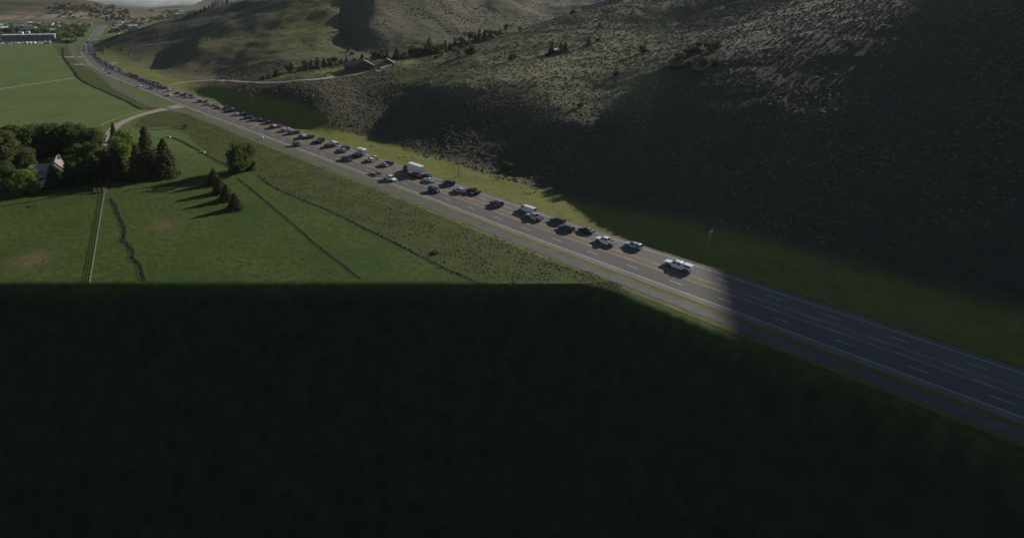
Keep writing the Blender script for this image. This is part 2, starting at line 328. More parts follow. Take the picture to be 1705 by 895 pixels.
obj('terrain', np_mesh('terrain', np.c_[GX.ravel(), GY.ravel(), GZ.ravel()], grid_faces(*GX.shape), M['terrain'], attrs=dict(nearf=1 - sstep(225, 330, GY), upper=(1 - sstep(500, 560, GY)) * (dR > 20) * sstep(15, 30, GZ + 8 * fbm(GX / 25, GY / 25, 4, 17)) * (1 - sstep(120, 165, GX - (GY - 300) * .55)), shade_tone=(1 - sstep(500, 560, GY)) * (dR > 20) * (1 - .95 * sstep(15, 30, GZ + 8 * fbm(GX / 25, GY / 25, 4, 17)) * (1 - sstep(120, 165, GX - (GY - 300) * .55))), scarp=sstep(7, 10, GZ + 5 * fbm(GX / 40, GY / 40, 3, 3)) * (1 - sstep(17, 23, GZ + 9 * fbm(GX / 60, GY / 60, 3, 9))) * (GY > 1650) * (GY < 2200), low=low, hill=hillf, soil=soilf, lush=lushf), smooth=True), kind='structure')

def strip(name, Lf, Rt, z, mat, cols=2, attr=None, kind='structure', parent=None, drape=False):
    Lf = np.asarray(Lf); Rt = np.asarray(Rt); tt = np.linspace(0, 1, cols)[None, :, None]
    P = Lf[:, None] * (1 - tt) + Rt[:, None] * tt; Z = np.full(P.shape[:2], z)
    if drape: Z = Z + hgt(P[..., 0], P[..., 1])
    V = np.c_[P.reshape(-1, 2), Z.ravel()]
    return obj(name, np_mesh(name, V, grid_faces(len(Lf), cols), mat, attrs=attr), kind=kind, parent=parent)

# ------------------------------------------------------------------ roads, path, tracks, markings
def idx_range(ulo, uhi):
    uu = np.array([proj(p[0], p[1], 0)[0] if p[1] > 20 else 9999 for p in RE]); k = np.where((uu >= ulo) & (uu <= uhi))[0]; return k
nR = len(RE); LINES = np.array([0, 2.2, 2.8, 6.8, 10.8, 14.4, 18.1, 21.8, 22.4, 24.2])
P = RE[:, None] + RNm[:, None] * (RW[:, None] * LINES)[..., None]
V = np.dstack([P, np.full(P.shape[:2] + (1,), .12)]).reshape(-1, 3)
ROAD = obj('highway', np_mesh('highway', V, grid_faces(nR, len(LINES)), M['asphalt'], attrs=dict(across=np.tile(LINES, nR))), kind='structure')
road_mid = None
def line(name, o, wdt, mat, a=0, b_=None):
    k = slice(a, b_); L_ = RE[k] + RNm[k] * (RW[k] * (o - wdt / 2))[:, None]; R_ = RE[k] + RNm[k] * (RW[k] * (o + wdt / 2))[:, None]
    return strip(name, L_, R_, .135, mat, parent=ROAD, kind=None)
for o_, m_ in ((2.8, 'white_line'), (21.8, 'white_line'), (10.8, 'yellow_line'), (14.4, 'yellow_line')): line('edge_line' if m_ == 'white_line' else 'turn_lane_line', o_, .26, M[m_])
def rpt(s, o):
    i = np.interp(s, RS, np.arange(nR)); j = min(int(i), nR - 2); f = i - j
    p = RE[j] * (1 - f) + RE[j + 1] * f; nn = RNm[j]; tt = RT[j]; return p + nn * np.interp(s, RS, RW) * o, math.atan2(tt[1], tt[0])
dash_me = {}
for m_ in ('white_line', 'yellow_line'):
    dash_me[m_] = np_mesh('lane_dash', [(-1.7, -.12, 0), (1.7, -.12, 0), (1.7, .12, 0), (-1.7, .12, 0)], [(0, 1, 2, 3)], M[m_])
for o_, m_, ph in ((6.8, 'white_line', 0), (18.1, 'white_line', 5), (11.3, 'yellow_line', 3), (13.9, 'yellow_line', 8)):
    for k in range(70):
        s_ = 280 + ph + 12.2 * k; p, an = rpt(s_, o_)
        if p[1] > 760 or p[1] < 95: continue
        q = obj('lane_dash', dash_me[m_], ROAD, (p[0], p[1], .138)); q.rotation_euler = (0, 0, an)
# grass strip and cycle path on the near side
kk = idx_range(330, 5000); kk = kk[::3]
pathP = [tuple(RE[k] - RNm[k] * 3.9) for k in kk] + [tuple(at(*q)) for q in ((321, 189.5), (297, 184.5), (268, 178), (248.8, 172.5), (229, 163), (210.7, 153.8), (195, 145.5), (190, 137.8), (181, 130), (163, 119), (147, 110.5), (130, 98), (122, 88), (119, 78), (121, 72))]
PC = catmull(pathP, 3.0)
def ribbon(name, C, wl, wr, z, mat, kind='structure', drape=False, cols=2, parent=None):
    T = np.gradient(C, axis=0); T /= np.linalg.norm(T, axis=1)[:, None]; Nn = np.c_[T[:, 1], -T[:, 0]]
    wl = np.broadcast_to(wl, len(C))[:, None]; wr = np.broadcast_to(wr, len(C))[:, None]
    return strip(name, C - Nn * wl, C + Nn * wr, z, mat, cols, kind=kind, drape=drape, parent=parent)
ribbon('path_edge', PC, 4.0, 2.6, .055, M['verge'])
ribbon('cycle_path', PC, 1.75, 1.75, .10, M['path'])
strip('grass_verge', RE[:kk[-1] + 1] - RNm[:kk[-1] + 1] * 2.25, RE[:kk[-1] + 1] + RNm[:kk[-1] + 1] * .4, .07, M['verge'])
def pxline(pts, step=3.0, z=0): return catmull([at(u, v) for u, v in pts], step)
RR = pxline([(306, 176), (284, 180), (262, 184.5), (235, 191.5), (210, 201), (193, 211), (181, 226), (173, 248), (160, 262)])
ribbon('ranch_road', RR, np.interp(np.arange(len(RR)), [0, 5, 12], [7, 4, 2.6]), np.interp(np.arange(len(RR)), [0, 5, 12], [7, 4, 2.6]), .09, M['gravel'])
dv = [hit(*q)[:2] for q in ((284, 141.5), (300, 138.6), (330, 135.2), (362, 134.2), (395, 136), (440, 138), (480, 136.5), (520, 133), (560, 128.5), (600, 122.5), (622, 118), (636, 113), (645, 110.5))]
ribbon('driveway', catmull(dv, 2.0), 2.2, 2.2, .22, M['gravel'], drape=True, cols=4)
def blob(name, c, rx, ry, z, mat, ang=0, n=40, drape=True, seed=0):
    r = np.random.default_rng(seed); V = [(float(c[0]), float(c[1]))]
    for ring in (.5, 1):
        for k in range(n):
            a_ = 2 * math.pi * k / n; q = ring * (1 + .22 * math.sin(2 * a_ + seed) + .13 * math.sin(5 * a_ + 2 * seed) + .07 * r.normal())
            x_, y_ = rx * q * math.cos(a_), ry * q * math.sin(a_); V.append((c[0] + x_ * math.cos(ang) - y_ * math.sin(ang), c[1] + x_ * math.sin(ang) + y_ * math.cos(ang)))
    V = np.array(V); Z = (hgt(V[:, 0], V[:, 1]) if drape else np.zeros(len(V))) + z
    F = [(0, 1 + k, 1 + (k + 1) % n, 1 + (k + 1) % n) for k in range(n)]
    me = bpy.data.meshes.new(name); me.from_pydata(np.c_[V, Z].tolist(), [], [f[:3] for f in F] + [(1 + k, n + 1 + k, n + 1 + (k + 1) % n, 1 + (k + 1) % n) for k in range(n)]); me.materials.append(mat)
    return obj(name, me, kind='structure')
blob('parking_apron', hit(638, 114)[:2], 7, 9, .28, M['gravel'])
pr = rpt(float(np.interp(560, RE[:, 1], RS)), 0)
for (u, v, rx, ry, sd) in ((196, 104.5, 14, 8, 1), (124, 95, 16, 9, 2), (140, 107.5, 14, 7, 3)): blob('gravel_pullout', at(u, v), rx, ry, .06, M['gravel'], .9 if u > 150 else 0, drape=False, seed=sd)
ribbon('gravel_track', pxline([(-60, 155), (0, 148), (45, 141.5), (90, 135), (128, 128.8)], 8), 1.5, 1.5, .05, M['gravel'])
ribbon('farm_drive', pxline([(-40, 318), (0, 312), (32, 308), (50, 304)], 3), 1.7, 1.7, .05, M['gravel'])
M['straw'] = noisy('straw', (.22, .24, .07), (.30, .29, .10), .6)
ribbon('straw_strip', pxline([(168, 209), (180, 203), (200, 195), (225, 188), (244, 184)], 3), .5, .5, .05, M['straw'])
ribbon('highway_lawn', pxline([(20, 312), (60, 322), (0, 326)], 3), 2, 2, .03, M['verge']) if False else None
# rough meadow between the path and the pasture
def pairs(name, pp, mat, z=.05, n=10):
    A_ = catmull([at(*a_) for a_, _ in pp], 6); B_ = catmull([at(*b_) for _, b_ in pp], 6); k = max(len(A_), len(B_)); q = np.linspace(0, 1, k)
    rs = lambda X: np.c_[np.interp(q, np.linspace(0, 1, len(X)), X[:, 0]), np.interp(q, np.linspace(0, 1, len(X)), X[:, 1])]
    A_, B_ = rs(A_), rs(B_); strip(name, A_, B_, z, mat, n); return A_, B_
mead = [((252, 186), (225, 214)), ((300, 187), (296, 214)), ((350, 203.5), (350, 256)), ((420, 234), (432, 291)), ((490, 260), (490, 325)), ((560, 288), (545, 348)), ((640, 319), (615, 382)), ((700, 343), (680, 414)), ((800, 382), (765, 455)), ((850, 402), (802, 471)), ((950, 442), (900, 471.5)), ((1016, 470), (1012, 471.5))]
MA, MBn = pairs('meadow', mead, M['meadow'])
fm = [((118, 76), (88, 76)), ((124, 98), (104, 98)), ((148, 114), (128, 126)), ((190, 146), (152, 142)), ((228, 167), (198, 163)), ((262, 181), (238, 184))]
FA, FB = pairs('roadside_meadow', fm, M['meadow'], .045)

# ------------------------------------------------------------------ ditches, reeds, meadow tufts and sagebrush
def ditch(pts, wdt, bank=.35, name='ditch'):
    C = pxline(pts, 1.6); n_ = len(C); C = C + np.c_[fbm(np.arange(n_) / 3., np.zeros(n_), 3, 8), fbm(np.arange(n_) / 3., np.ones(n_) * 9, 3, 9)] * wdt * 1.2
    T = np.gradient(C, axis=0); T /= np.linalg.norm(T, axis=1)[:, None]; Nn = np.c_[T[:, 1], -T[:, 0]]
    prof = [(-1.6, .0), (-1.0, .03), (-.9, .02), (.9, .02), (1.0, .03), (1.6, .0)]
    V = np.concatenate([np.c_[C + Nn * (a_ * wdt), np.full(n_, z_) + .05] for a_, z_ in prof]).reshape(len(prof), n_, 3).transpose(1, 0, 2).reshape(-1, 3)
    F = grid_faces(n_, len(prof)); mi = np.tile([1, 1, 0, 1, 1], n_ - 1)
    obj(name, np_mesh(name, V, F, [M['ditch'], M['bank']], mi), kind='structure'); return C
DC = []
DC.append((ditch([(183, 330), (190, 340), (196, 356), (203, 372), (207, 385), (206, 398), (214, 408), (221, 420), (222, 430), (231, 440), (234, 452), (238, 466)], .7), .6))
DC.append((ditch([(395, 297), (410, 308), (440, 333), (480, 366), (520, 402), (560, 433), (600, 464)], .45), .35))
DC.append((ditch([(430, 293), (452, 309), (480, 323), (520, 339), (560, 356), (600, 376), (650, 401), (700, 426), (745, 448), (785, 465)], .5), .5))
DC.append((ditch([(-40, 351), (0, 344), (45, 337), (90, 329), (135, 323), (172, 319)], .5), .35))
DC.append((ditch([(205, 319), (222, 316), (240, 313), (285, 307), (330, 302)], .35), .25))
DC.append((ditch([(284, 229), (300, 234), (320, 245), (338, 254), (352, 262), (374, 274)], .8), .3))
DC.append((ditch([(240, 216), (270, 215.5), (290, 213.5), (308, 209)], .6), .4))
DC.append((ditch([(104, 80), (106, 96), (122, 118), (130, 130), (150, 142), (200, 164), (235, 182)], .8), 1.2))
ICO_V = np.array([(0, 0, 1), (.894, 0, .447), (.276, .851, .447), (-.724, .526, .447), (-.724, -.526, .447), (.276, -.851, .447), (.724, .526, -.3), (-.276, .851, -.3), (-.894, 0, -.3), (-.276, -.851, -.3), (.724, -.526, -.3)])
ICO_F = np.array([(0, 1, 2), (0, 2, 3), (0, 3, 4), (0, 4, 5), (0, 5, 1), (1, 6, 2), (2, 7, 3), (3, 8, 4), (4, 9, 5), (5, 10, 1), (2, 6, 7), (3, 7, 8), (4, 8, 9), (5, 9, 10), (1, 10, 6)])
CONE_V = np.array([(0, 0, 1), (1, 0, 0), (0, 1, 0), (-1, 0, 0), (0, -1, 0)]); CONE_F = np.array([(0, 1, 2), (0, 2, 3), (0, 3, 4), (0, 4, 1)])
def scatter(name, XY, r, hfac, mat, tv=ICO_V, tf=ICO_F, jit=.3, z=None):
    k = len(XY); Z = hgt(XY[:, 0], XY[:, 1]) if z is None else z; a_ = rng.uniform(0, 6.28, k); ca, sa = np.cos(a_), np.sin(a_); r = np.broadcast_to(r, k)
    Vt = tv[None] * (1 + rng.normal(0, jit, (k, len(tv), 1))); x_ = Vt[..., 0] * r[:, None]; y_ = Vt[..., 1] * r[:, None] * rng.uniform(.7, 1.2, (k, 1)); zz = Vt[..., 2] * r[:, None] * hfac * rng.uniform(.7, 1.3, (k, 1))
    V = np.dstack([XY[:, :1] + x_ * ca[:, None] - y_ * sa[:, None], XY[:, 1:2] + x_ * sa[:, None] + y_ * ca[:, None], Z[:, None] + zz]).reshape(-1, 3) if np.ndim(Z) else None
    F = (tf[None] + (np.arange(k) * len(tv))[:, None, None]).reshape(-1, 3)
    return obj(name, np_mesh(name, V, F, mat, smooth=False), kind='stuff')
pts = []; rr = []
for C, wd in DC:
    k = rng.integers(0, len(C), int(len(C) * 3.2)); pts.append(C[k] + rng.normal(0, wd * .6, (len(k), 2))); rr.append(np.full(len(k), .16 + .22 * wd) * rng.uniform(.6, 1.5, len(k)))
pts = np.vstack(pts); rr = np.concatenate(rr)
scatter('ditch_reeds', pts, rr, .8, M['reed'])
def in_pairs(A_, B_, k):
    i = rng.integers(0, len(A_), k); t_ = rng.uniform(.02, .98, (k, 1)); return A_[i] * (1 - t_) + B_[i] * t_ + rng.normal(0, 2, (k, 2))
mp = np.vstack([in_pairs(MA, MBn, 42000), in_pairs(FA, FB, 6000)]); nz = vnoise(mp[:, 0] / 7, mp[:, 1] / 7, 4); mp = mp[(nz + rng.uniform(0, .6, len(mp))) > .62]
dd = road_dist(mp[:, 0], mp[:, 1]); mp = mp[(dd < -6.4)]; mp = mp[hgt(mp[:, 0], mp[:, 1]) > -.5]
dp = np.min([np.hypot(mp[:, 0] - q[0], mp[:, 1] - q[1]) for q in PC[::2]], axis=0); mp = mp[dp > 2.6]
dp = np.min([np.hypot(mp[:, 0] - q[0], mp[:, 1] - q[1]) for q in RR[::2]], axis=0); mp = mp[dp > 3.6]
scatter('meadow_grass', mp, rng.uniform(.12, .5, len(mp)) ** 1.3 * 1.15, .42, M['tuft'], CONE_V, CONE_F, .25)
pc_ = np.c_[rng.uniform(-130, 60, 26000), rng.uniform(148, 300, 26000)]; nz = vnoise(pc_[:, 0] / 9, pc_[:, 1] / 9, 31) * vnoise(pc_[:, 0] / 30, pc_[:, 1] / 30, 32); dd = road_dist(pc_[:, 0], pc_[:, 1])
pc_ = pc_[(nz > rng.uniform(.1, .75, len(pc_))) & (dd < -60) & (hgt(pc_[:, 0], pc_[:, 1]) > -.05)]
M['clump'] = noisy('clump', (.036, .060, .017), (.075, .098, .030), .25, .95)
scatter('pasture_grass', pc_, rng.uniform(.08, .30, len(pc_)), .55, M['clump'], CONE_V, CONE_F, .25)
def on_screen(xy, z, m=30):
    u, v, d = proj(xy[:, 0], xy[:, 1], z); return (u > -m) & (u < 1705 + m) & (v > -m) & (v < 895) & (d > 1)
# sagebrush on the slopes
sp = np.c_[rng.uniform(-130, 420, 95000), rng.uniform(150, 560, 95000)]; z_ = hgt(sp[:, 0], sp[:, 1]); d_ = road_dist(sp[:, 0], sp[:, 1])
dens = np.clip(.25 + 1.3 * vnoise(sp[:, 0] / 11, sp[:, 1] / 11, 12) * vnoise(sp[:, 0] / 40, sp[:, 1] / 40, 13) * 1.5, 0, 1)
i_ = np.clip(np.searchsorted(XS, sp[:, 0]), 0, len(XS) - 1); j_ = np.clip(np.searchsorted(YS, sp[:, 1]), 0, len(YS) - 1); lu = lushf[j_, i_]
dvp = catmull(dv, 2.0); dq = np.min([np.hypot(sp[:, 0] - q[0], sp[:, 1] - q[1]) for q in dvp[::2]], axis=0)
ok = on_screen(sp, z_) & (d_ > 38 + 8 * vnoise(sp[:, 0] / 12, sp[:, 1] / 12, 14)) & (rng.uniform(0, 1, len(sp)) < dens * (1 - .8 * lu)) & (dq > 3.5)
sp = sp[ok]; lit_ = (hgt(sp[:, 0], sp[:, 1]) > 17) & (sp[:, 0] - (sp[:, 1] - 300) * .55 < 150); M['lit_sage'] = noisy('lit_sage', (.125, .140, .062), (.19, .188, .092), .4, .9)  # second bush colour, painted paler for the sunlit zone
for q_, m_ in ((sp[~lit_], 'sage'), (sp[lit_], 'lit_sage')): scatter('sagebrush', q_, rng.uniform(.28, .85, len(q_)) ** 1.2 * np.interp(q_[:, 1], [200, 500], [.8, 1.1]), .8, M[m_])
sv = np.c_[rng.uniform(-150, 300, 24000), rng.uniform(130, 560, 24000)]; d_ = road_dist(sv[:, 0], sv[:, 1]); sv = sv[(d_ > W_ALL + 5) & (d_ < 42) & (vnoise(sv[:, 0] / 8, sv[:, 1] / 8, 21) > .52)]
scatter('verge_tussocks', sv, rng.uniform(.1, .75, len(sv)) ** 1.5, .6, M['tussock'], CONE_V, CONE_F, .3)
sf_ = np.c_[rng.uniform(-330, 620, 60000), rng.uniform(520, 1150, 60000)]; z_ = hgt(sf_[:, 0], sf_[:, 1]); d_ = road_dist(sf_[:, 0], sf_[:, 1])
ok = on_screen(sf_, z_, 10) & (z_ > 2.0) & (d_ > 45) & (vnoise(sf_[:, 0] / 16, sf_[:, 1] / 16, 15) * vnoise(sf_[:, 0] / 60, sf_[:, 1] / 60, 16) * (1 - .85 * lushf[np.clip(np.searchsorted(YS, sf_[:, 1]), 0, len(YS) - 1), np.clip(np.searchsorted(XS, sf_[:, 0]), 0, len(XS) - 1)]) > rng.uniform(.05, .55, len(sf_)))
sf_ = sf_[ok]; scatter('hillside_brush', sf_, rng.uniform(.5, 1.2, len(sf_)), .6, M['brush'])
print('STUFF', len(pts), len(mp), len(sp), len(sv), len(sf_))

# ------------------------------------------------------------------ trees
def tube(V, F, MI, p0, p1, r0, r1, k=6, mi=0):
    p0 = np.array(p0, float); p1 = np.array(p1, float); d = p1 - p0; d /= np.linalg.norm(d); a_ = np.cross(d, (0, 0, 1) if abs(d[2]) < .9 else (1, 0, 0)); a_ /= np.linalg.norm(a_); b_ = np.cross(d, a_); i0 = len(V)
    for p, r in ((p0, r0), (p1, r1)):
        for j in range(k): V.append(p + r * (a_ * math.cos(6.2832 * j / k) + b_ * math.sin(6.2832 * j / k)))
    for j in range(k): F.append((i0 + j, i0 + (j + 1) % k, i0 + k + (j + 1) % k, i0 + k + j)); MI.append(mi)
def leaves(C, sz, r, flat=0.0, nrm=None):
    """quads of random tilt at the points C"""
    k = len(C); a_ = r.normal(size=(k, 3)); a_[:, 2] *= (1 - flat); a_ /= np.linalg.norm(a_, axis=1)[:, None]
    b_ = np.cross(a_, r.normal(size=(k, 3))); b_ /= np.linalg.norm(b_, axis=1)[:, None]; s = (sz * r.uniform(.6, 1.35, k))[:, None]
    V = np.stack([C - a_ * s, C - b_ * s * .55, C + a_ * s, C + b_ * s * .55], 1).reshape(-1, 3); return V, np.arange(4 * k).reshape(k, 4)
def conifer_crown(h, rad, nw, per, nl, leaf, seed):
    r = np.random.default_rng(seed); C = []
    for i in range(nw):
        f = (i + r.uniform(-.3, .3)) / nw; z0 = h * (.09 + .91 * f); R = rad * 1.1 * (1 - f) ** .72 * r.uniform(.78, 1.12) + .12
        m = max(3, int(per * (1 - .55 * f))); ph = r.uniform(0, 6.28)
        for j in range(m):
            a_ = ph + 6.2832 * (j + r.uniform(-.25, .25)) / m; Rb = R * r.uniform(.72, 1.15); q = max(2, int(nl * (1 - .6 * f))); t_ = r.uniform(.12, 1, q) ** .7
            C.append(np.c_[np.cos(a_) * Rb * t_, np.sin(a_) * Rb * t_, z0 - .32 * Rb * t_ ** 1.6 + r.normal(0, .05 * h / nw, q)] + np.c_[r.normal(0, .13 * Rb, (q, 2)), np.zeros(q)])
    C.append(np.c_[r.normal(0, .05, 8), r.normal(0, .05, 8), np.linspace(.93, 1.0, 8) * h]); C = np.vstack(C)
    return leaves(C, leaf, r, .45)
def broad_crown(h, rad, nlobe, nl, leaf, seed, low=.12):
    r = np.random.default_rng(seed); C = []; lob = []
    for i in range(nlobe):
        a_ = r.uniform(0, 6.28); q = rad * math.sqrt(r.uniform(0, .55)); z0 = h * r.uniform(low, .84); lr = rad * r.uniform(.34, .56) * (1.1 - .35 * (z0 / h - .3)); c = np.array((math.cos(a_) * q, math.sin(a_) * q, min(z0, h - lr * .8))); lob.append(c)
        k = int(nl * (lr / rad) ** 2 * 6); d_ = r.normal(size=(k, 3)); d_ /= np.linalg.norm(d_, axis=1)[:, None]; d_[:, 2] *= .82; rr_ = lr * r.uniform(.55, 1.08, k) ** .6
        keep = vnoise(d_[:, 0] * 2.2 + i * 7, d_[:, 1] * 2.2 + d_[:, 2] * 2.1, seed) > .2
        C.append((c + d_ * rr_[:, None])[keep])
    C = np.vstack(C); C = C[C[:, 2] > .02 * h]; V, F = leaves(C, leaf, r); return V, F, lob
def tree_proto(kind, h, rad, detail, seed, mat):
    """returns (trunk mesh, crown mesh)"""
    V, F, MI = [], [], []
    if kind == 'conifer':
        tube(V, F, MI, (0, 0, -.6), (0, 0, h * .5), .018 * h + .05, .012 * h + .03); tube(V, F, MI, (0, 0, h * .5), (0, 0, h * .97), .012 * h + .03, .01)
        nw, per, nl = dict(hi=(28, 17, 15), mid=(14, 11, 7), lo=(8, 6, 4))[detail]; lf = dict(hi=.075, mid=.125, lo=.19)[detail] * max(rad, h * .22) * 1.6
        cv, cf = conifer_crown(h, rad, nw, per, nl, lf, seed)
    else:
        nlb, nl, lf = dict(hi=(24, 210, .075), mid=(11, 60, .15), lo=(6, 26, .24))[detail]
        cv, cf, lob = broad_crown(h, rad, nlb, nl, lf * rad, seed)
        tube(V, F, MI, (0, 0, -.6), (0, 0, h * .3), .03 * h, .022 * h)
        for c in lob[:7]: tube(V, F, MI, (0, 0, h * .28), c, .014 * h, .006 * h, 5)
    return np_mesh('trunk', V, F, M['bark'], MI), np_mesh('crown', cv, cf, M[mat])
PROTO = {}
def tree(name, label, xyz, h, kind='conifer', detail='hi', mat=None, rad=None, var=0, group=None, cat='tree', single=False):
    mat = mat or ('conifer' if kind == 'conifer' else 'broadleaf'); ratio = rad / h; rk = round(ratio, 1) if detail != 'hi' else round(ratio, 2); key = (kind, detail, mat, rk, var, single)
    if key not in PROTO:
        tm, cm = tree_proto(kind, 10.0, 10.0 * rk, detail, 100 + var * 7 + len(PROTO), mat)
        if single:
            v1 = np.array([v.co for v in cm.vertices]); v2 = np.array([v.co for v in tm.vertices]); f1 = np.array([p.vertices[:] for p in cm.polygons]); f2 = np.array([p.vertices[:] for p in tm.polygons]) + len(v1)
            PROTO[key] = np_mesh(name, np.vstack([v1, v2]), np.vstack([f1, f2]), [M[mat], M['bark']], [0] * len(f1) + [1] * len(f2))
        else: PROTO[key] = (tm, cm)
    s = h / 10.0; kx = ratio / rk
    if single: root = obj(name, PROTO[key], None, xyz, label=label, cat=cat, group=group)
    else:
        root = obj(name, None, None, xyz, label=label, cat=cat, group=group)
        obj('trunk', PROTO[key][0], root); obj('crown', PROTO[key][1], root)
    root.scale = (s * kx, s * kx, s); root.rotation_euler = (0, 0, random.uniform(0, 6.28)); return root
def mpp(p): return proj(p[0], p[1], p[2])[2] / FPX
def tree_px(name, label, u, v, hpx, wpx, **kw):
    """tree rooted where pixel (u, v) meets the ground; size from its height and width in photo pixels"""
    p = hit(u, v); m = mpp(p); return tree(name, label, (p[0], p[1], p[2] - .1), hpx * m * 1.03, rad=wpx * m / 2, **kw)
ORD = 'first second third fourth fifth sixth seventh eighth ninth tenth eleventh twelfth thirteenth fourteenth fifteenth sixteenth seventeenth eighteenth nineteenth twentieth twenty-first twenty-second twenty-third twenty-fourth'.split()
# the spruces beside the white house, left to right
SP = [(90, 312, 40, 24, 'dark spruce standing right in front of the white house'), (116, 309, 42, 25, 'dark spruce just right of the white house front'), (137, 307, 45, 25, 'third spruce from the left in the row below the grove'),
      (156, 304, 47, 27, 'broad dark spruce in the middle of the spruce row'), (193, 298, 57, 31, 'broad bronze-tipped spruce below the bright green tree'), (176, 300, 46, 24, 'shorter spruce squeezed between two broad ones in mid row'),
      (230, 297, 58, 30, 'pointed spruce in front of the tallest spruce'), (246, 291, 83, 34, 'tallest spruce of the row, rising above all its neighbours'), (275, 293, 62, 36, 'rightmost spruce of the row, at the open lawn')]
for i, (u, v, hp, wp, lb) in enumerate(SP): tree_px('spruce_tree', lb, u, v, hp * random.uniform(.97, 1.05), wp * 1.18, var=i % 4, group='spruces beside the white house')
tree_px('spruce_tree', 'slim dark spruce behind the tallest spruce, next to the ranch road', 219, 262, 48, 13, var=1)
tree_px('spruce_tree', 'small dark spruce top at the bend of the ranch road', 190, 236, 32, 15, var=2)
for i, (u, v, hp, wp, lb) in enumerate([(355.5, 307, 27, 19, 'topmost of the four short spruces in the pasture row'), (365.5, 321, 28, 20, 'second spruce down in the short pasture row'), (377, 333, 27, 21, 'third spruce down in the short pasture row'), (391, 347.5, 27, 22, 'lowest and roundest of the four short pasture spruces')]):
    tree_px('spruce_tree', lb, u, v, hp, wp * 1.25, var=i, group='four short spruces in the pasture')
# broadleaf trees
BL = [(8, 282, 66, 46, 'broadleaf', 'dark cottonwood at the left edge of the photo'), (34, 268, 58, 44, 'broadleaf', 'tall cottonwood left of the white house'), (66, 262, 58, 40, 'broadleaf', 'cottonwood whose crown rises straight behind the white house'),
      (97, 256, 54, 40, 'broadleaf', 'cottonwood behind the white house, right of its ridge'), (125, 256, 54, 38, 'broadleaf', 'cottonwood in the middle of the grove behind the spruces'), (152, 262, 54, 34, 'broadleaf', 'cottonwood at the right end of the grove by the ranch road'),
      (48, 286, 46, 30, 'broadleaf', 'lower cottonwood in front of the grove, left of the house'), (18, 316, 44, 34, 'broadleaf', 'shaded bush-like tree at the lower left corner of the grove'), (140, 280, 44, 32, 'broadleaf', 'rounded cottonwood just above the spruce row'), (172, 282, 36, 26, 'broadleaf', 'small cottonwood behind the broad spruces'),
      (44, 322, 44, 38, 'fresh_leaf', 'bright yellow-green tree in front of the white house'), (203, 276, 68, 40, 'fresh_leaf', 'bright green tall tree amid the dark spruces'),
      (397, 289, 60, 40, 'broadleaf', 'big dark cottonwood standing alone beside the canal'), (413, 282, 50, 30, 'broadleaf', 'smaller right crown of the cottonwood clump beside the canal'), (421, 282, 20, 18, 'fresh_leaf', 'low pale green bush right of the lone cottonwoods'), (388, 288, 22, 20, 'broadleaf', 'low bush at the foot of the lone cottonwood')]
for i, (u, v, hp, wp, mm, lb) in enumerate(BL): tree_px('cottonwood_tree' if hp > 25 else 'leafy_bush', lb, u, v, hp, wp, kind='broad', mat=mm, var=i % 3, group='cottonwood grove round the white house' if i < 10 else None, cat='tree' if hp > 25 else 'bush')
for i in range(9):
    u, v = [(20, 246), (82, 244), (110, 242), (140, 244), (0, 258), (160, 250), (54, 246), (-16, 300), (-20, 270)][i]
    tree_px('cottonwood_tree', ORD[sorted([20, 82, 110, 140, 0, 160, 54, -16, -20]).index(u)] + ' dark cottonwood from the left in the back row of the grove', u, v + 6, 46, 34, kind='broad', detail='hi', var=i % 3, group='back row of the cottonwood grove')
for u, v, hp, wp, lb in [(309, 214, 7, 8, 'tiny dark bush at the upper end of the narrow canal'), (845, 283, 13, 16, 'dark round bush at the foot of the slope throwing a long shadow'), (1061, 327, 11, 14, 'pale green shrub in the shaded roadside slope'), (723, 422, 5, 12, 'low grey bush in the rough meadow by the ditch'), (850, 290, 6, 10, 'low shrub below the dark round bush on the slope')]:
    tree_px('leafy_bush', lb, u, v, hp, wp, kind='broad', detail='mid', cat='bush')
# conifers along the creek behind the lodge, and single ones on the slopes
CR = [(437, 133, 10, 7), (447, 131, 12, 8), (460, 128, 14, 11), (482, 122, 20, 11), (507, 118, 19, 12), (517, 116, 17, 10), (528, 115, 19, 11), (539, 112, 18, 11), (548, 110, 18, 10), (558, 110, 16, 10), (577, 106, 12, 8), (568, 108, 12, 9), (603, 101, 14, 11), (622, 99, 18, 11), (629, 98, 17, 11), (637, 97, 14, 9), (645, 97, 11, 9), (660, 96, 20, 14),
      (687, 94, 20, 13), (694, 94, 18, 12), (701, 92, 17, 11), (708, 91, 19, 12), (714, 91, 26, 15), (725, 90, 22, 13), (733, 89, 19, 11), (741, 87, 21, 12), (749, 84, 18, 11), (757, 82, 22, 12), (766, 79, 17, 11), (780, 76, 26, 14), (790, 72, 18, 11), (797, 70, 20, 11), (806, 66, 16, 11), (815, 63, 16, 11), (824, 60, 12, 10), (832, 58, 12, 9)]
for i, (u, v, hp, wp) in enumerate(CR):
    q_ = random.uniform(.7, 1.08); br = (i * 7 % 5) in (1, 3)
    tree_px('pine_tree', (ORD[i - 13] + ' conifer right of the brown lodge in the creek-side belt, counted from the lodge') if u > 610 else (ORD[i] + ' conifer from the left in the creek-side belt left of the brown lodge'), u, v, hp * q_, wp * (1.35 if br else 1.1), kind='broad' if br else 'conifer', detail='mid', mat='far_conifer', var=i % 4, group='conifers right of the lodge' if u > 610 else 'conifers left of the lodge')
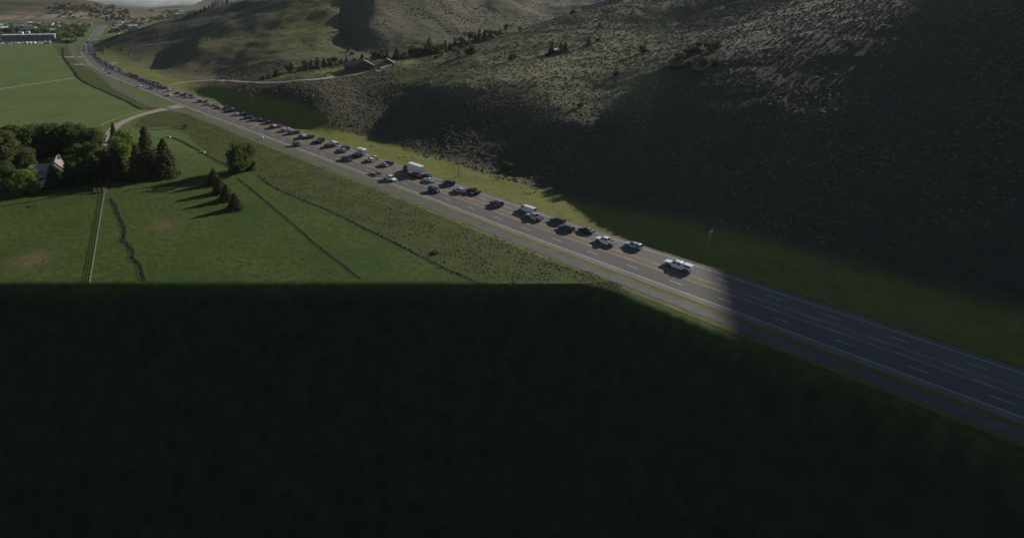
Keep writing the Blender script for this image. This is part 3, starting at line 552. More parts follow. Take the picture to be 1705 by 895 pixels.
for i, (u, v, hp, wp) in enumerate([(672, 96, 11, 10), (735, 92, 9, 9), (590, 103, 8, 9), (757, 87, 9, 10), (820, 66, 9, 12), (498, 120, 9, 9), (533, 116, 9, 9), (610, 102, 8, 10)]):
    tree_px('aspen_bush', ORD[[6, 7, 3, 5, 4, 1, 2, 0][[672, 757, 590, 735, 820, 498, 533, 610].index(u)] if False else sorted([672, 735, 590, 757, 820, 498, 533, 610]).index(u)] + ' patch of pale green aspen scrub from the left along the conifer belt', u, v, hp, wp, kind='broad', detail='mid', mat='fresh_leaf', var=i % 2, group='aspen scrub along the creek', cat='bush')
LONE = [(783, 91, 16, 19, 'round dark pine standing alone on the slope above the lodge'), (852, 102, 13, 13, 'lone round pine on the open lit slope, centre right'), (843, 50, 11, 9, 'conifer where the creek belt meets the skyline ridge'), (866, 51, 8, 7, 'small conifer at the skyline end of the creek belt'),
        (918, 90, 20, 13, 'pine at the left end of the cabin clump on the slope'), (933, 88, 17, 12, 'pine in the middle of the cabin clump on the slope'), (941, 86, 16, 12, 'pine at the right end of the cabin clump'), (911, 95, 9, 8, 'small dark pine below the cabin clump'), (980, 77, 17, 12, 'tall pine on the upper lit slope'), (994.6, 71, 8, 9, 'small pine right of the tall one on the upper slope'),
        (998, 44, 8, 6, 'tiny pine high on the shaded upper slope'), (1070, 88, 15, 16, 'dark tree at the upper edge of the big shaded hillside'), (972, 18, 9, 8, 'pine on the far right skyline'), (954, 24, 8, 12, 'low pines on the skyline left of the far pine'), (1015.5, 7, 9, 7, 'topmost pine on the right skyline ridge'), (726, 98, 7, 7, 'tiny pine left of the round lone pine'), (763, 90, 7, 7, 'tiny pine just left of the lone round pine'),
        (1025, 126, 8, 10, 'dark scrubby pine at the lower edge of the lit slope'), (966, 178, 9, 10, 'small dark tree with a long shadow on the bare gully'), (638, 133, 5, 5, 'tiny dark shrub beside the lodge driveway')]
for i, (u, v, hp, wp, lb) in enumerate(LONE): tree_px('pine_tree', lb, u, v, hp, wp, kind='broad' if wp > hp * .75 else 'conifer', detail='mid', mat='far_conifer', var=i % 4)
for i, (u, v, hp, wp) in enumerate([(1125, 102, 17, 14), (1142, 98, 22, 16), (1152, 92, 20, 14), (1164, 88, 22, 15), (1179, 86, 20, 15), (1192, 82, 18, 14), (1135, 117, 18, 15), (1150, 112, 16, 14), (1118, 118, 14, 13), (1172, 108, 18, 15), (1190, 110, 18, 15), (1160, 124, 14, 14)]):
    tree_px('shaded_tree', ORD[sorted([1125, 1142, 1152, 1164, 1179, 1192, 1135, 1150, 1118, 1172, 1190, 1160]).index(u)] + ' dull olive tree from the left in the clump on the deep-shaded hillside', u, v, hp * .8, wp * 1.1, kind='broad', detail='mid', mat='far_conifer', var=i % 3, group='trees on the deep-shaded hillside')
for i, (u, v, hp, wp) in enumerate([(359, 9, 9, 9), (364, 7, 12, 7), (354, 11, 9, 6), (341, 18, 8, 8), (370, 6, 9, 6), (334, 20, 6, 5), (325, 24, 6, 5), (317, 26, 5, 4), (312, 28, 5, 4), (378, 5, 8, 6), (348, 14, 6, 5)]):
    tree_px('pine_tree', ORD[sorted([359, 364, 354, 341, 370, 334, 325, 317, 312, 378, 348]).index(u)] + ' dark conifer from the left on the skyline ridge of the left hill', u, v + 1, hp, wp, detail='mid', mat='far_conifer', var=i % 4, group='conifers on the skyline ridge')
tree_px('pine_tree', 'pale green tree on the dark hill foot beside the bend', 173, 90, 11, 9, kind='broad', detail='mid', mat='fresh_leaf')
for i, (u, v, hp, wp) in enumerate([(567, 52, 7, 6), (573, 66, 6, 7), (577, 76, 8, 7), (569, 60, 5, 6), (580, 86, 6, 7), (585, 92, 7, 8), (566, 42, 6, 5), (565, 28, 5, 5)]):
    tree_px('pine_tree', 'small dark juniper along the shadow edge of the gulch', u, v, hp, wp, kind='broad', detail='lo', mat='far_conifer', group='junipers along the gulch', single=True)
k_ = 0
while k_ < 150:      # junipers on the hill behind the town
    u = random.uniform(70, 215); v = random.uniform(8, 36)
    if v < 4 + (u - 165) * .32 or v > 36 - max(0, (110 - u)) * .5 or random.random() > (u - 40) / 130: continue
    p = hit(u, v, 1650); k_ += 1
    if p[2] < 4: continue
    tree('juniper', 'dark juniper dotted on the hill behind the town', (p[0], p[1], p[2] - .3), random.uniform(4, 9), kind='broad', detail='lo', mat='far_conifer', rad=random.uniform(3, 5.5), var=k_ % 2, group='junipers on the hill behind the town', single=True)
def on_road(u, v):
    p = at(u, v); d = road_dist(np.array([p[0]]), np.array([p[1]]))[0]; return -16 < d < 34
k_ = 0
while k_ < 400:     # town trees
    if k_ < 290: u = random.uniform(-15, 150); v = random.uniform(41, 67)
    else: u = random.uniform(170, 275); v = random.uniform(32, 62 - (u - 170) * .28)
    k_ += 1
    if on_road(u, v) or (5 < u < 90 and 56 < v < 74) or (v > 62 and u < 92): continue
    p = at(u, v); tree('town_tree', 'small dark green tree among the town buildings', (p[0], p[1], -.2), random.uniform(6, 10.5), kind='broad', detail='lo', mat=random.choice(['broadleaf', 'broadleaf', 'far_conifer', 'fresh_leaf']) if k_ % 5 == 0 else 'broadleaf', rad=random.uniform(4.5, 8), var=k_ % 3, group='trees among the town buildings', single=True)
for i in range(16):
    u = random.uniform(90, 128); p = at(u, random.uniform(67, 73))
    if not on_road(*proj(p[0], p[1], 0)[:2]): tree('town_tree', 'bushy dark tree at the pasture edge beside the car park', (p[0], p[1], -.2), random.uniform(6, 9), kind='broad', detail='lo', mat='broadleaf', rad=random.uniform(4, 6), group='trees at the car park edge', single=True)

# ------------------------------------------------------------------ buildings
class MB:
    def __init__(s): s.v = []; s.f = []; s.m = []
    def add(s, V, F, mi=0):
        k = len(s.v); s.v += [tuple(map(float, p)) for p in V]; s.f += [tuple(k + i for i in f) for f in F]; s.m += [mi] * len(F)
    def box(s, c, d, mi=0):
        x, y, z = c; a, b, h = d[0] / 2, d[1] / 2, d[2] / 2
        s.add([(x - a, y - b, z - h), (x + a, y - b, z - h), (x + a, y + b, z - h), (x - a, y + b, z - h), (x - a, y - b, z + h), (x + a, y - b, z + h), (x + a, y + b, z + h), (x - a, y + b, z + h)], [(0, 3, 2, 1), (4, 5, 6, 7), (0, 1, 5, 4), (1, 2, 6, 5), (2, 3, 7, 6), (3, 0, 4, 7)], mi)
    def prism(s, prof, y0, y1, mi=0):   # closed outline in x-z, extruded along y
        n_ = len(prof); s.add([(x, y0, z) for x, z in prof] + [(x, y1, z) for x, z in prof], [tuple(range(n_))[::-1], tuple(range(n_, 2 * n_))] + [(i, (i + 1) % n_, n_ + (i + 1) % n_, n_ + i) for i in range(n_)], mi)
    def cyl(s, c, r, l, axis='y', k=12, mi=0):
        V = []; 
        for e in (-.5, .5):
            for j in range(k):
                a_ = 6.28318 * j / k; p = (r * math.cos(a_), e * l, r * math.sin(a_)) if axis == 'y' else (r * math.cos(a_), r * math.sin(a_), e * l); V.append((c[0] + p[0], c[1] + p[1], c[2] + p[2]))
        s.add(V, [tuple(range(k))[::-1], tuple(range(k, 2 * k))] + [(j, (j + 1) % k, k + (j + 1) % k, k + j) for j in range(k)], mi)
    def mesh(s, name, mats):
        me = bpy.data.meshes.new(name); me.from_pydata(s.v, [], s.f); [me.materials.append(m) for m in (mats if isinstance(mats, list) else [mats])]
        me.polygons.foreach_set('material_index', s.m); me.update(); return me
    def build(s, name, mats, parent=None, loc=None, **kw): return obj(name, s.mesh(name, mats), parent, loc, **kw)
M['white_wall'] = noisy('white_wall', (.62, .60, .55), (.72, .70, .66), 1.0); M['shingle'] = noisy('shingle', (.17, .15, .14), (.26, .235, .215), 1.5)
M['pale_shingle'] = noisy('pale_shingle', (.30, .27, .24), (.40, .36, .32), 1.5); M['log'] = noisy('log', (.07, .052, .04), (.115, .085, .065), 1.5); M['brown_roof'] = noisy('brown_roof', (.16, .13, .115), (.22, .185, .16), 1.2)
M['pane'] = plain('pane', (.03, .035, .045), .1, 0, .6); M['grey_wall'] = noisy('grey_wall', (.13, .14, .16), (.20, .20, .215), .2); M['pale_roof'] = noisy('pale_roof', (.50, .52, .56), (.66, .66, .66), .2); M['tan_wall'] = noisy('tan_wall', (.34, .29, .21), (.46, .40, .30), .2)
M['stone'] = noisy('stone', (.2, .19, .18), (.32, .3, .28), 2); M['concrete'] = noisy('concrete', (.5, .49, .46), (.65, .64, .6), 2)
def gable(root, cx, cy, L, Wd, zw, zr, ang, wm, rm, over=.5, z0=-.4, shingles=0):
    """gabled wing: wall body + two roof slopes; ridge along local x"""
    mw = MB(); mw.prism([(-Wd / 2, z0), (Wd / 2, z0), (Wd / 2, zw), (0, zr - .05), (-Wd / 2, zw)], -L / 2, L / 2); o = mw.build('wall', wm, root, (cx, cy, 0)); o.rotation_euler = (0, 0, ang)
    for sg in (-1, 1):
        k = (zr - zw) / (Wd / 2); x1 = Wd / 2 + over; mr = MB(); mr.prism([(0, zr), (sg * x1, zw - k * over), (sg * x1, zw - k * over + .22), (0, zr + .22)][::sg], -L / 2 - over, L / 2 + over)
        q = mr.build('roof_slope', rm, root, (cx, cy, 0)); q.rotation_euler = (0, 0, ang)
    return o
def window(root, cx, cy, cz, ang, wd=1.1, ht=1.4, frame='white_wall'):
    f_ = MB(); f_.box((0, 0, 0), (wd + .2, .10, ht + .2)); o = f_.build('window', M[frame], root, (cx, cy, cz)); o.rotation_euler = (0, 0, ang)
    p_ = MB(); p_.box((0, -.035, 0), (wd, .07, ht)); p_.build('pane', M['pane'], o)
# white house in the grove (local x across the view, gable ends face the camera)
hp = at(84, 303); H1 = obj('farmhouse', None, None, (hp[0], hp[1], 0), label='white gabled farmhouse with grey shingle roofs among the spruces', cat='house'); H1.rotation_euler = (0, 0, .38)
gable(H1, 2.5, 4, 10, 6.4, 5.2, 8.6, 0, M['white_wall'], M['shingle']); gable(H1, 2.2, -.2, 3.0, 5.2, 5.0, 7.7, .0, M['white_wall'], M['pale_shingle']); gable(H1, -3.6, 4.6, 7.0, 5.6, 4.4, 6.6, math.pi / 2, M['white_wall'], M['pale_shingle'])
b_ = MB(); b_.box((-2.8, .2, 1.4), (4.4, 3.0, 3.6)); b_.build('sun_room', M['white_wall'], H1)
b_ = MB(); b_.prism([(-5.2, 3.2), (-.4, 3.2), (-.4, 3.45), (-5.2, 3.45)], -1.6, 1.9); b_.build('sun_room_roof', M['pale_shingle'], H1)
for q in range(4): window(H1, -4.3 + q * 1.0, -1.34, 2.0, 0, .7, 1.3)
for (x_, z_) in ((1.0, 2.2), (3.3, 2.2), (1.2, 5.0), (3.2, 5.0), (2.2, 6.3)): window(H1, x_, -1.75, z_, 0, .9, 1.2 if z_ < 6 else .7)
for x_ in (-5.4, -3.4): window(H1, x_, 1.76, 4.0, 0, .8, .9)
b_ = MB(); b_.box((3.6, 6.2, 8.8), (.9, .9, 1.9)); b_.build('chimney', M['stone'], H1)
b_ = MB(); b_.box((-2.2, -2.6, .2), (5.2, 2.4, .5)); b_.build('terrace', M['concrete'], H1)
# brown lodge on the bench: two gabled wings
hp = hit(607, 116.5); H2 = obj('lodge', None, None, tuple(hp), label='dark brown log lodge with two gabled wings on the grassy bench', cat='house'); H2.rotation_euler = (0, 0, .12)
gable(H2, 0, 7, 15, 15, 3.4, 7.4, -.05, M['log'], M['brown_roof'], .9, -2.5); gable(H2, 12, 12, 16, 8, 3.2, 5.9, math.pi / 2 + .1, M['log'], M['brown_roof'], .8, -2.5); gable(H2, 20.5, 16, 12, 13, 3.3, 6.8, -.1, M['log'], M['brown_roof'], .9, -2.5); gable(H2, -8.5, 9, 10, 8, 3.0, 5.4, .9, M['log'], M['brown_roof'], .8, -2.5)
for (x_, z_, wd) in ((-4.4, 1.6, 2), (-1.2, 1.6, 2), (2.0, 1.6, 2), (5.0, 1.6, 1.6), (-.8, 4.6, 2.2)): window(H2, x_, -.6 - .05 * x_, z_, -.05, wd, 1.7, 'log')
for x_ in (16.6, 20, 23.4): window(H2, x_, 9.95 - .1 * (x_ - 20.5), 1.6, -.1, 1.8, 2.2, 'log')
b_ = MB(); b_.box((1.5, 9, 7.4), (1.5, 1.3, 2.4)); b_.build('chimney', M['stone'], H2)
for i, (u, v) in enumerate([(628, 115), (633, 116.5), (624, 117), (655, 110)]): tree_px('leafy_bush', ['yellow-green bush at the lodge corner by the drive', 'small bush left of the lodge turning circle', 'low bush against the lodge front wall', 'pale bush at the right end of the lodge'][i], u, v, 5, 7, kind='broad', detail='mid', mat='fresh_leaf', cat='bush')
hp = hit(927, 89); H3 = obj('cabin', None, None, tuple(hp), label='small cabin with a pale metal roof among pines on the slope', cat='cabin'); H3.rotation_euler = (0, 0, .1)
gable(H3, 0, 2, 4, 6.4, 2.2, 3.0, math.pi / 2, M['log'], M['pale_roof'], .4, -1.5)
# town buildings: (u, v of the near base, width px, height px, depth m, wall, roof, kind)
TB = [(47, 69, 80, 10.5, 16, 'grey_wall', 'pale_roof', 'flat', 'long two-storey dark building with a pale flat roof edge behind the car park'), (22, 48.5, 15, 4.5, 12, 'white_wall', 'pale_roof', 'gable', 'pale-roofed house at the foot of the hill, left side of town'), (33, 47.5, 6, 3.5, 9, 'tan_wall', 'pale_roof', 'gable', 'small bright-roofed house right of the pale-roofed one in town'),
      (14, 44, 6, 3.5, 9, 'white_wall', 'pale_roof', 'gable', 'little white house at the left end of town'), (62, 45, 7, 3.5, 9, 'tan_wall', 'shingle', 'gable', 'tan house below the eroded hill foot'), (44, 50, 18, 3, 12, 'grey_wall', 'shingle', 'gable', 'long grey shed behind the flat-roofed building'), (34, 57, 7, 3, 8, 'white_wall', 'pale_roof', 'flat', 'white box building peeping over the long flat roof'), (46, 56, 5, 3, 8, 'white_wall', 'pale_roof', 'flat', 'smaller white building right of the white box in town'),
      (122, 44.5, 18, 5.5, 22, 'grey_wall', 'shingle', 'gable', 'dark blue-grey hall beside the far highway'), (139, 44, 12, 3.2, 18, 'white_wall', 'pale_roof', 'flat', 'white flat-roofed shop beside the far highway'), (148, 42, 8, 4, 14, 'grey_wall', 'shingle', 'gable', 'grey house at the far end of the highway'), (112, 71, 17, 6, 14, 'log', 'shingle', 'gable', 'dark barn-like building at the pasture edge by the bend'),
      (197, 41, 12, 3.4, 20, 'tan_wall', 'pale_roof', 'flat', 'cream flat-roofed store right of the far highway'), (210, 40, 13, 3.6, 22, 'white_wall', 'pale_roof', 'flat', 'pale grey flat-roofed store right of the cream one'), (222, 37, 16, 3.6, 25, 'grey_wall', 'grey_wall', 'flat', 'long dark warehouse beyond the pale stores'), (240, 38.5, 15, 3.2, 22, 'white_wall', 'pale_roof', 'flat', 'white-roofed warehouse right of the dark one'), (238, 35, 20, 2.6, 25, 'grey_wall', 'pale_roof', 'flat', 'long pale-roofed warehouse at the right end of town'),
      (228, 33.5, 12, 2.6, 20, 'grey_wall', 'shingle', 'flat', 'low dark roof furthest back right of the highway'), (250, 36.5, 10, 2.6, 18, 'tan_wall', 'pale_roof', 'flat', 'tan shed at the foot of the ridge, right end of town')]
for (u, v, wp, hpx, dep, wm, rm, kd, lb) in TB:
    p = at(u, v); m = mpp((p[0], p[1], 0)); Wm, Hm = wp * m, hpx * m; an = -math.atan2(p[0], p[1]) * .6
    R_ = obj('building', None, None, (p[0], p[1], 0), label=lb, cat='building'); R_.rotation_euler = (0, 0, an)
    if kd == 'flat':
        b_ = MB(); b_.box((0, dep / 2, Hm / 2 - .2), (Wm, dep, Hm + .4)); b_.build('wall', M[wm], R_)
        b_ = MB(); b_.box((0, dep / 2, Hm + .25), (Wm + 1, dep + 1, .5)); b_.build('roof', M[rm], R_)
    else: gable(R_, 0, dep / 2, Wm, dep, Hm * .62, Hm, math.pi / 2, M[wm], M[rm], .8)
    nw_ = max(2, int(Wm / 7)) 
    for fl in range(2 if hpx > 8 else 1):
        for q in range(nw_): window(R_, -Wm / 2 + Wm * (q + .5) / nw_, -.06, (1.6 + 4.2 * fl) if hpx > 8 else Hm * .35, 0, 3.2, 1.7, 'grey_wall')
k_ = 0
while k_ < 46:
    u, v = (random.uniform(-10, 112), random.uniform(42, 55.5)) if k_ < 34 else (random.uniform(168, 225), random.uniform(44, 52)); k_ += 1; p = at(u, v)
    if on_road(u, v): continue
    R_ = obj('town_house', None, None, (p[0], p[1], 0), label='small pale-roofed house among the town trees' if k_ % 3 else 'small dark-roofed house among the town trees', cat='house', group='houses among the town trees'); R_.rotation_euler = (0, 0, random.uniform(-.6, .6))
    gable(R_, 0, 5, random.uniform(13, 24), random.uniform(9, 13), 5.2, 8.2, math.pi / 2, M[random.choice(['white_wall', 'tan_wall', 'grey_wall'])], M['pale_roof'] if k_ % 3 else M['shingle'], .6)
for i, (u, v) in enumerate([(287, 22.5), (292, 21), (297, 23), (302, 20.5), (307, 22), (291, 24.5), (313, 21), (299, 21.5), (308, 26), (304, 24)]):
    p = at(u, v); R_ = obj('distant_house', None, None, (p[0], p[1], 0), label='tiny white-roofed house far up the valley', cat='house', group='houses far up the valley'); gable(R_, 0, 5, random.uniform(10, 18), 11, 3.5, 6.5, math.pi / 2, M['white_wall'], M['pale_roof'], .5)
k_ = 0
while k_ < 60:
    u = random.uniform(235, 345); v = random.uniform(19, 33); k_ += 1; p = at(u, v)
    if hgt(p[0], p[1]) < 3: tree('distant_tree', 'dark tree on the valley floor far beyond the ridge', (p[0], p[1], -.2), random.uniform(9, 16), kind='broad', detail='lo', mat='broadleaf', rad=random.uniform(7, 12), var=k_ % 3, group='trees far up the valley', single=True)

# ------------------------------------------------------------------ vehicles (built nose along +x, wheels on z = 0)
M['tyre'] = plain('tyre', (.02, .02, .022), .9); M['rim'] = plain('rim', (.35, .35, .36), .4, .8); M['glass'] = plain('glass', (.018, .022, .03), .08, 0, .6)
M['lamp_red'] = plain('lamp_red', (.45, .02, .02), .3); M['lamp_clear'] = plain('lamp_clear', (.75, .76, .78), .2, 0, .6); M['bed_dark'] = plain('bed_dark', (.02, .02, .022), .8); M['deck'] = noisy('deck', (.20, .16, .12), (.32, .27, .21), 3)
PAINT = dict(white=(.78, .78, .77), silver=(.46, .47, .48), grey=(.20, .21, .225), charcoal=(.055, .060, .068), black=(.016, .017, .02), navy=(.022, .030, .075), slate=(.09, .12, .16), green=(.028, .055, .042), red=(.36, .025, .022), maroon=(.15, .018, .022), yellow=(.75, .55, .02), tan=(.34, .29, .22), mauve=(.17, .13, .16), blue=(.05, .11, .28), brown=(.10, .065, .045))
for k_, c_ in PAINT.items():
    M['paint_' + k_] = plain('paint_' + k_, c_, .32, .35 if k_ in ('silver', 'grey', 'slate', 'mauve') else 0, .5)
    bs = M['paint_' + k_].node_tree.nodes['Principled BSDF']; bs.inputs['Coat Weight'].default_value = .5; bs.inputs['Coat Roughness'].default_value = .08
SPEC = dict(   # half width, lower outline (x, z), glasshouse: belt x0 x1 z, roof x0 x1 z, half widths belt/roof, wheel x's, radius
    sedan=(.91, [(-2.25, .34), (-2.36, .62), (-2.28, .96), (-1.5, 1.03), (.95, 1.0), (2.0, .84), (2.33, .62), (2.28, .32)], (-1.85, 1.1, 1.0, -1.0, .1, 1.46), (.85, .62), (-1.4, 1.42), .33),
    estate=(.94, [(-2.35, .38), (-2.42, .68), (-2.38, 1.06), (-1.5, 1.08), (1.0, 1.06), (2.1, .92), (2.4, .68), (2.34, .36)], (-2.36, 1.15, 1.06, -1.95, .2, 1.62), (.89, .68), (-1.45, 1.45), .35),
    offroad=(.99, [(-2.3, .46), (-2.42, .78), (-2.38, 1.16), (1.0, 1.16), (2.15, 1.06), (2.42, .80), (2.36, .44)], (-2.35, 1.1, 1.15, -2.1, .3, 1.84), (.95, .76), (-1.45, 1.45), .39),
    pickup=(1.0, [(-2.85, .52), (-2.9, .8), (-2.88, 1.16), (1.25, 1.16), (2.6, 1.10), (2.9, .84), (2.85, .46)], (-.95, 1.45, 1.15, -.7, .62, 1.88), (.95, .76), (-1.85, 1.85), .42),
    van=(1.02, [(-2.8, .42), (-2.85, .8), (-2.82, 1.2), (1.9, 1.2), (2.6, 1.0), (2.8, .7), (2.75, .40)], (-2.8, 2.05, 1.18, -2.72, 1.15, 2.15), (.98, .84), (-1.8, 1.85), .38),
    truck=(1.15, [(1.6, .6), (1.6, 1.3), (3.5, 1.3), (4.15, 1.15), (4.2, .55)], (1.6, 3.75, 1.28, 1.7, 3.1, 2.4), (1.1, .95), (-2.6, 3.1), .48))
SPEC['topper'] = SPEC['pickup']; SPEC['camper'] = SPEC['van']
def loft_body(mb, w_, prof, cab, cw_, mi=0):
    n_ = len(prof); cz = sum(p[1] for p in prof) / n_
    rows = []
    for y, k in ((-w_, .90), (-w_ * .93, 1.0), (w_ * .93, 1.0), (w_, .90)): rows.append([(x * (1 - .012 * (k < 1)), y, cz + (z - cz) * k) for x, z in prof])
    V = [p for r in rows for p in r]; F = [tuple(range(n_)), tuple(range(3 * n_, 4 * n_))[::-1]]
    for a_ in range(3): F += [(a_ * n_ + i, (a_ + 1) * n_ + i, (a_ + 1) * n_ + (i + 1) % n_, a_ * n_ + (i + 1) % n_) for i in range(n_)]
    mb.add(V, F, mi)
    b0, b1, bz, r0, r1, rz = cab; wb, wr = cw_
    mb.add([(b0, -wb, bz), (b1, -wb, bz), (b1, wb, bz), (b0, wb, bz), (r0, -wr, rz), (r1, -wr, rz), (r1, wr, rz), (r0, wr, rz), (r0 + .12, -wr * .8, rz + .05), (r1 - .12, -wr * .8, rz + .05), (r1 - .12, wr * .8, rz + .05), (r0 + .12, wr * .8, rz + .05)],
           [(0, 1, 5, 4), (1, 2, 6, 5), (2, 3, 7, 6), (3, 0, 4, 7), (4, 5, 9, 8), (5, 6, 10, 9), (6, 7, 11, 10), (7, 4, 8, 11), (8, 9, 10, 11)], mi)
def panes(cab, cw_, kind):
    """glass panes lying just outside the glasshouse; name, four corners"""
    b0, b1, bz, r0, r1, rz = cab; wb, wr = cw_; e = .015
    def P(t, f, side): x0 = b0 + (r0 - b0) * f; x1 = b1 + (r1 - b1) * f; y = wb + (wr - wb) * f; return np.array((x0 + (x1 - x0) * t, side * (y + e), bz + (rz - bz) * f))
    out = []
    segs = ((.05, .46), (.52, .95)) if kind not in ('van', 'truck', 'camper') else ((.80, .97),)
    if kind == 'truck': segs = ((.2, .9),)
    for sd in (-1, 1):
        for t0, t1 in segs: q = [P(t0, .12, sd), P(t1, .12, sd), P(t1, .90, sd), P(t0, .90, sd)]; out.append(('side_window', q if sd < 0 else q[::-1]))
    for nm, (bx, rx, sg) in (('windshield', (b1, r1, 1)), ('rear_window', (b0, r0, -1))):
        if nm == 'rear_window' and kind == 'truck': continue
        q = []
        for f, sd in ((.10, -1), (.10, 1), (.92, 1), (.92, -1)): y = (wb + (wr - wb) * f) * .9; q.append((bx + (rx - bx) * f + sg * .02, sd * y, bz + (rz - bz) * f + .01))
        out.append((nm, q if sg > 0 else q[::-1]))
    return out
VM = {}
def vmesh(kind):
    """dict of part name -> list of (mesh, location); paint parts carry material slot 0 set per object"""
    if kind in VM: return VM[kind]
    w_, prof, cab, cw_, wx, wr_ = SPEC[kind]; parts = []
    b_ = MB(); loft_body(b_, w_, prof, cab, cw_)
    for sd in (-1, 1): b_.box((cab[1] - .25, sd * (w_ + .09), cab[2] + .05), (.18, .2, .14))
    for x_ in wx:
        for sd in (-1, 1): b_.cyl((x_, sd * (w_ - .03), wr_ + .02), wr_ + .09, .07, 'y', 12, 1)
    parts.append(('body', b_.mesh('body', [M['paint_white'], M['bed_dark']]), (0, 0, 0), True))
    for nm, q in panes(cab, cw_, kind): b_ = MB(); b_.add(q, [(0, 1, 2, 3)]); parts.append((nm, b_.mesh(nm, M['glass']), (0, 0, 0), False))
    wh = MB(); wh.cyl((0, 0, 0), wr_, .24, 'y', 14, 0); wh.cyl((0, 0, 0), wr_ * .58, .27, 'y', 10, 1); wm_ = wh.mesh('wheel', [M['tyre'], M['rim']])
    for x_ in wx:
        for sd in (-1, 1): parts.append(('wheel', wm_, (x_, sd * (w_ - .10), wr_), False))
    fx = max(p[0] for p in prof); rx = min(p[0] for p in prof); zf = prof[-2][1]; zr = prof[1][1]
    hl = MB(); hl.box((0, 0, 0), (.14, .36, .16)); hl = hl.mesh('headlight', M['lamp_clear']); tl = MB(); tl.box((0, 0, 0), (.10, .22, .34)); tl = tl.mesh('tail_light', M['lamp_red'])
    for sd in (-1, 1):
        parts.append(('headlight', hl, (fx - .07, sd * w_ * .74, zf), False))
        if kind != 'truck': parts.append(('tail_light', tl, (rx + .04, sd * w_ * .84, zr + .12), False))
    if kind == 'pickup':
        b_ = MB(); b_.box((-1.9, 0, 1.175), (1.75, 1.62, .03)); parts.append(('truck_bed', b_.mesh('truck_bed', M['bed_dark']), (0, 0, 0), False))
        b_ = MB(); [b_.box((-1.9, sd * .9, 1.22), (1.9, .12, .14)) for sd in (-1, 1)]; b_.box((-2.82, 0, 1.22), (.1, 1.68, .14)); parts.append(('bed_rail', b_.mesh('bed_rail', [M['paint_white']]), (0, 0, 0), True))
    if kind == 'topper':
        b_ = MB(); b_.add([(-2.86, -.95, 1.15), (-.8, -.95, 1.15), (-.8, .95, 1.15), (-2.86, .95, 1.15), (-2.78, -.82, 1.86), (-.75, -.82, 1.90), (-.75, .82, 1.90), (-2.78, .82, 1.86)], [(0, 1, 5, 4), (1, 2, 6, 5), (2, 3, 7, 6), (3, 0, 4, 7), (4, 5, 6, 7)]); parts.append(('bed_cap', b_.mesh('bed_cap', [M['paint_white']]), (0, 0, 0), 'cap'))
        for sd in (-1, 1): b_ = MB(); q = [(-2.6, sd * .94, 1.32), (-1.25, sd * .94, 1.32), (-1.25, sd * .875, 1.70), (-2.6, sd * .875, 1.70)]; b_.add(q if sd < 0 else q[::-1], [(0, 1, 2, 3)]); parts.append(('cap_window', b_.mesh('cap_window', M['glass']), (0, 0, 0), False))
    if kind == 'truck':
        b_ = MB(); b_.box((-1.85, 0, 2.45), (6.7, 2.5, 2.75)); parts.append(('cargo_box', b_.mesh('cargo_box', M['paint_white']), (0, 0, 0), False))
        b_ = MB(); [b_.box((-1.85, sd * 1.24, z_), (6.76, .08, .1)) for sd in (-1, 1) for z_ in (1.1, 3.8)]; [b_.box((-5.2, sd * 1.2, 2.45), (.06, .08, 2.7)) for sd in (-1, 1)]; parts.append(('box_trim', b_.mesh('box_trim', M['paint_silver']), (0, 0, 0), False))
        b_ = MB(); b_.box((-.6, 0, .78), (7.6, .9, .3)); parts.append(('chassis', b_.mesh('chassis', M['bed_dark']), (0, 0, 0), False))
    if kind == 'camper':
        b_ = MB(); b_.prism([(-2.95, .9), (1.2, .9), (1.25, 2.0), (2.2, 2.3), (2.1, 2.85), (1.6, 3.05), (-2.6, 3.05), (-2.95, 2.8)][::-1], -1.18, 1.18); parts.append(('living_cabin', b_.mesh('living_cabin', M['paint_white']), (0, 0, 0), False))
        b_ = MB(); b_.box((-.8, 0, 3.12), (.9, .8, .22)); parts.append(('roof_hatch', b_.mesh('roof_hatch', M['paint_silver']), (0, 0, 0), False))
        for sd in (-1, 1): b_ = MB(); b_.box((-1.2, sd * 1.19, 2.1), (1.3, .03, .6)); parts.append(('cabin_window', b_.mesh('cabin_window', M['glass']), (0, 0, 0), False))
    VM[kind] = parts; return parts
VMM = {}
def vmesh_mid(kind):
    """mid distance: body, one glass part, four wheels"""
    if kind in VMM: return VMM[kind]
    full = vmesh(kind); g = MB(); parts = []
    for nm, me, loc, pt in full:
        if nm in ('side_window', 'windshield', 'rear_window'): g.add([v.co for v in me.vertices], [tuple(p.vertices) for p in me.polygons])
        elif nm in ('headlight', 'tail_light'): continue
        else: parts.append((nm, me, loc, pt))
    parts.append(('window', g.mesh('window', M['glass']), (0, 0, 0), False)); VMM[kind] = parts; return parts
VMF = {}
def vmesh_far(kind, col):
    if (kind, col) in VMF: return VMF[kind, col]
    w_, prof, cab, cw_, wx, wr_ = SPEC[kind]; b_ = MB(); loft_body(b_, w_, prof, cab, cw_)
    for nm, q in panes(cab, cw_, kind): b_.add(q, [(0, 1, 2, 3)], 1)
    for x_ in wx:
        for sd in (-1, 1): b_.cyl((x_, sd * (w_ - .08), wr_), wr_, .22, 'y', 8, 2)
    VMF[kind, col] = b_.mesh('car', [M['paint_' + col], M['glass'], M['tyre']]); return VMF[kind, col]
VN = dict(sedan=('car', 'car'), estate=('car', 'car'), offroad=('car', 'car'), pickup=('pickup_truck', 'pickup'), topper=('pickup_truck', 'pickup'), van=('van', 'van'), truck=('box_truck', 'truck'), camper=('camper_van', 'camper'))
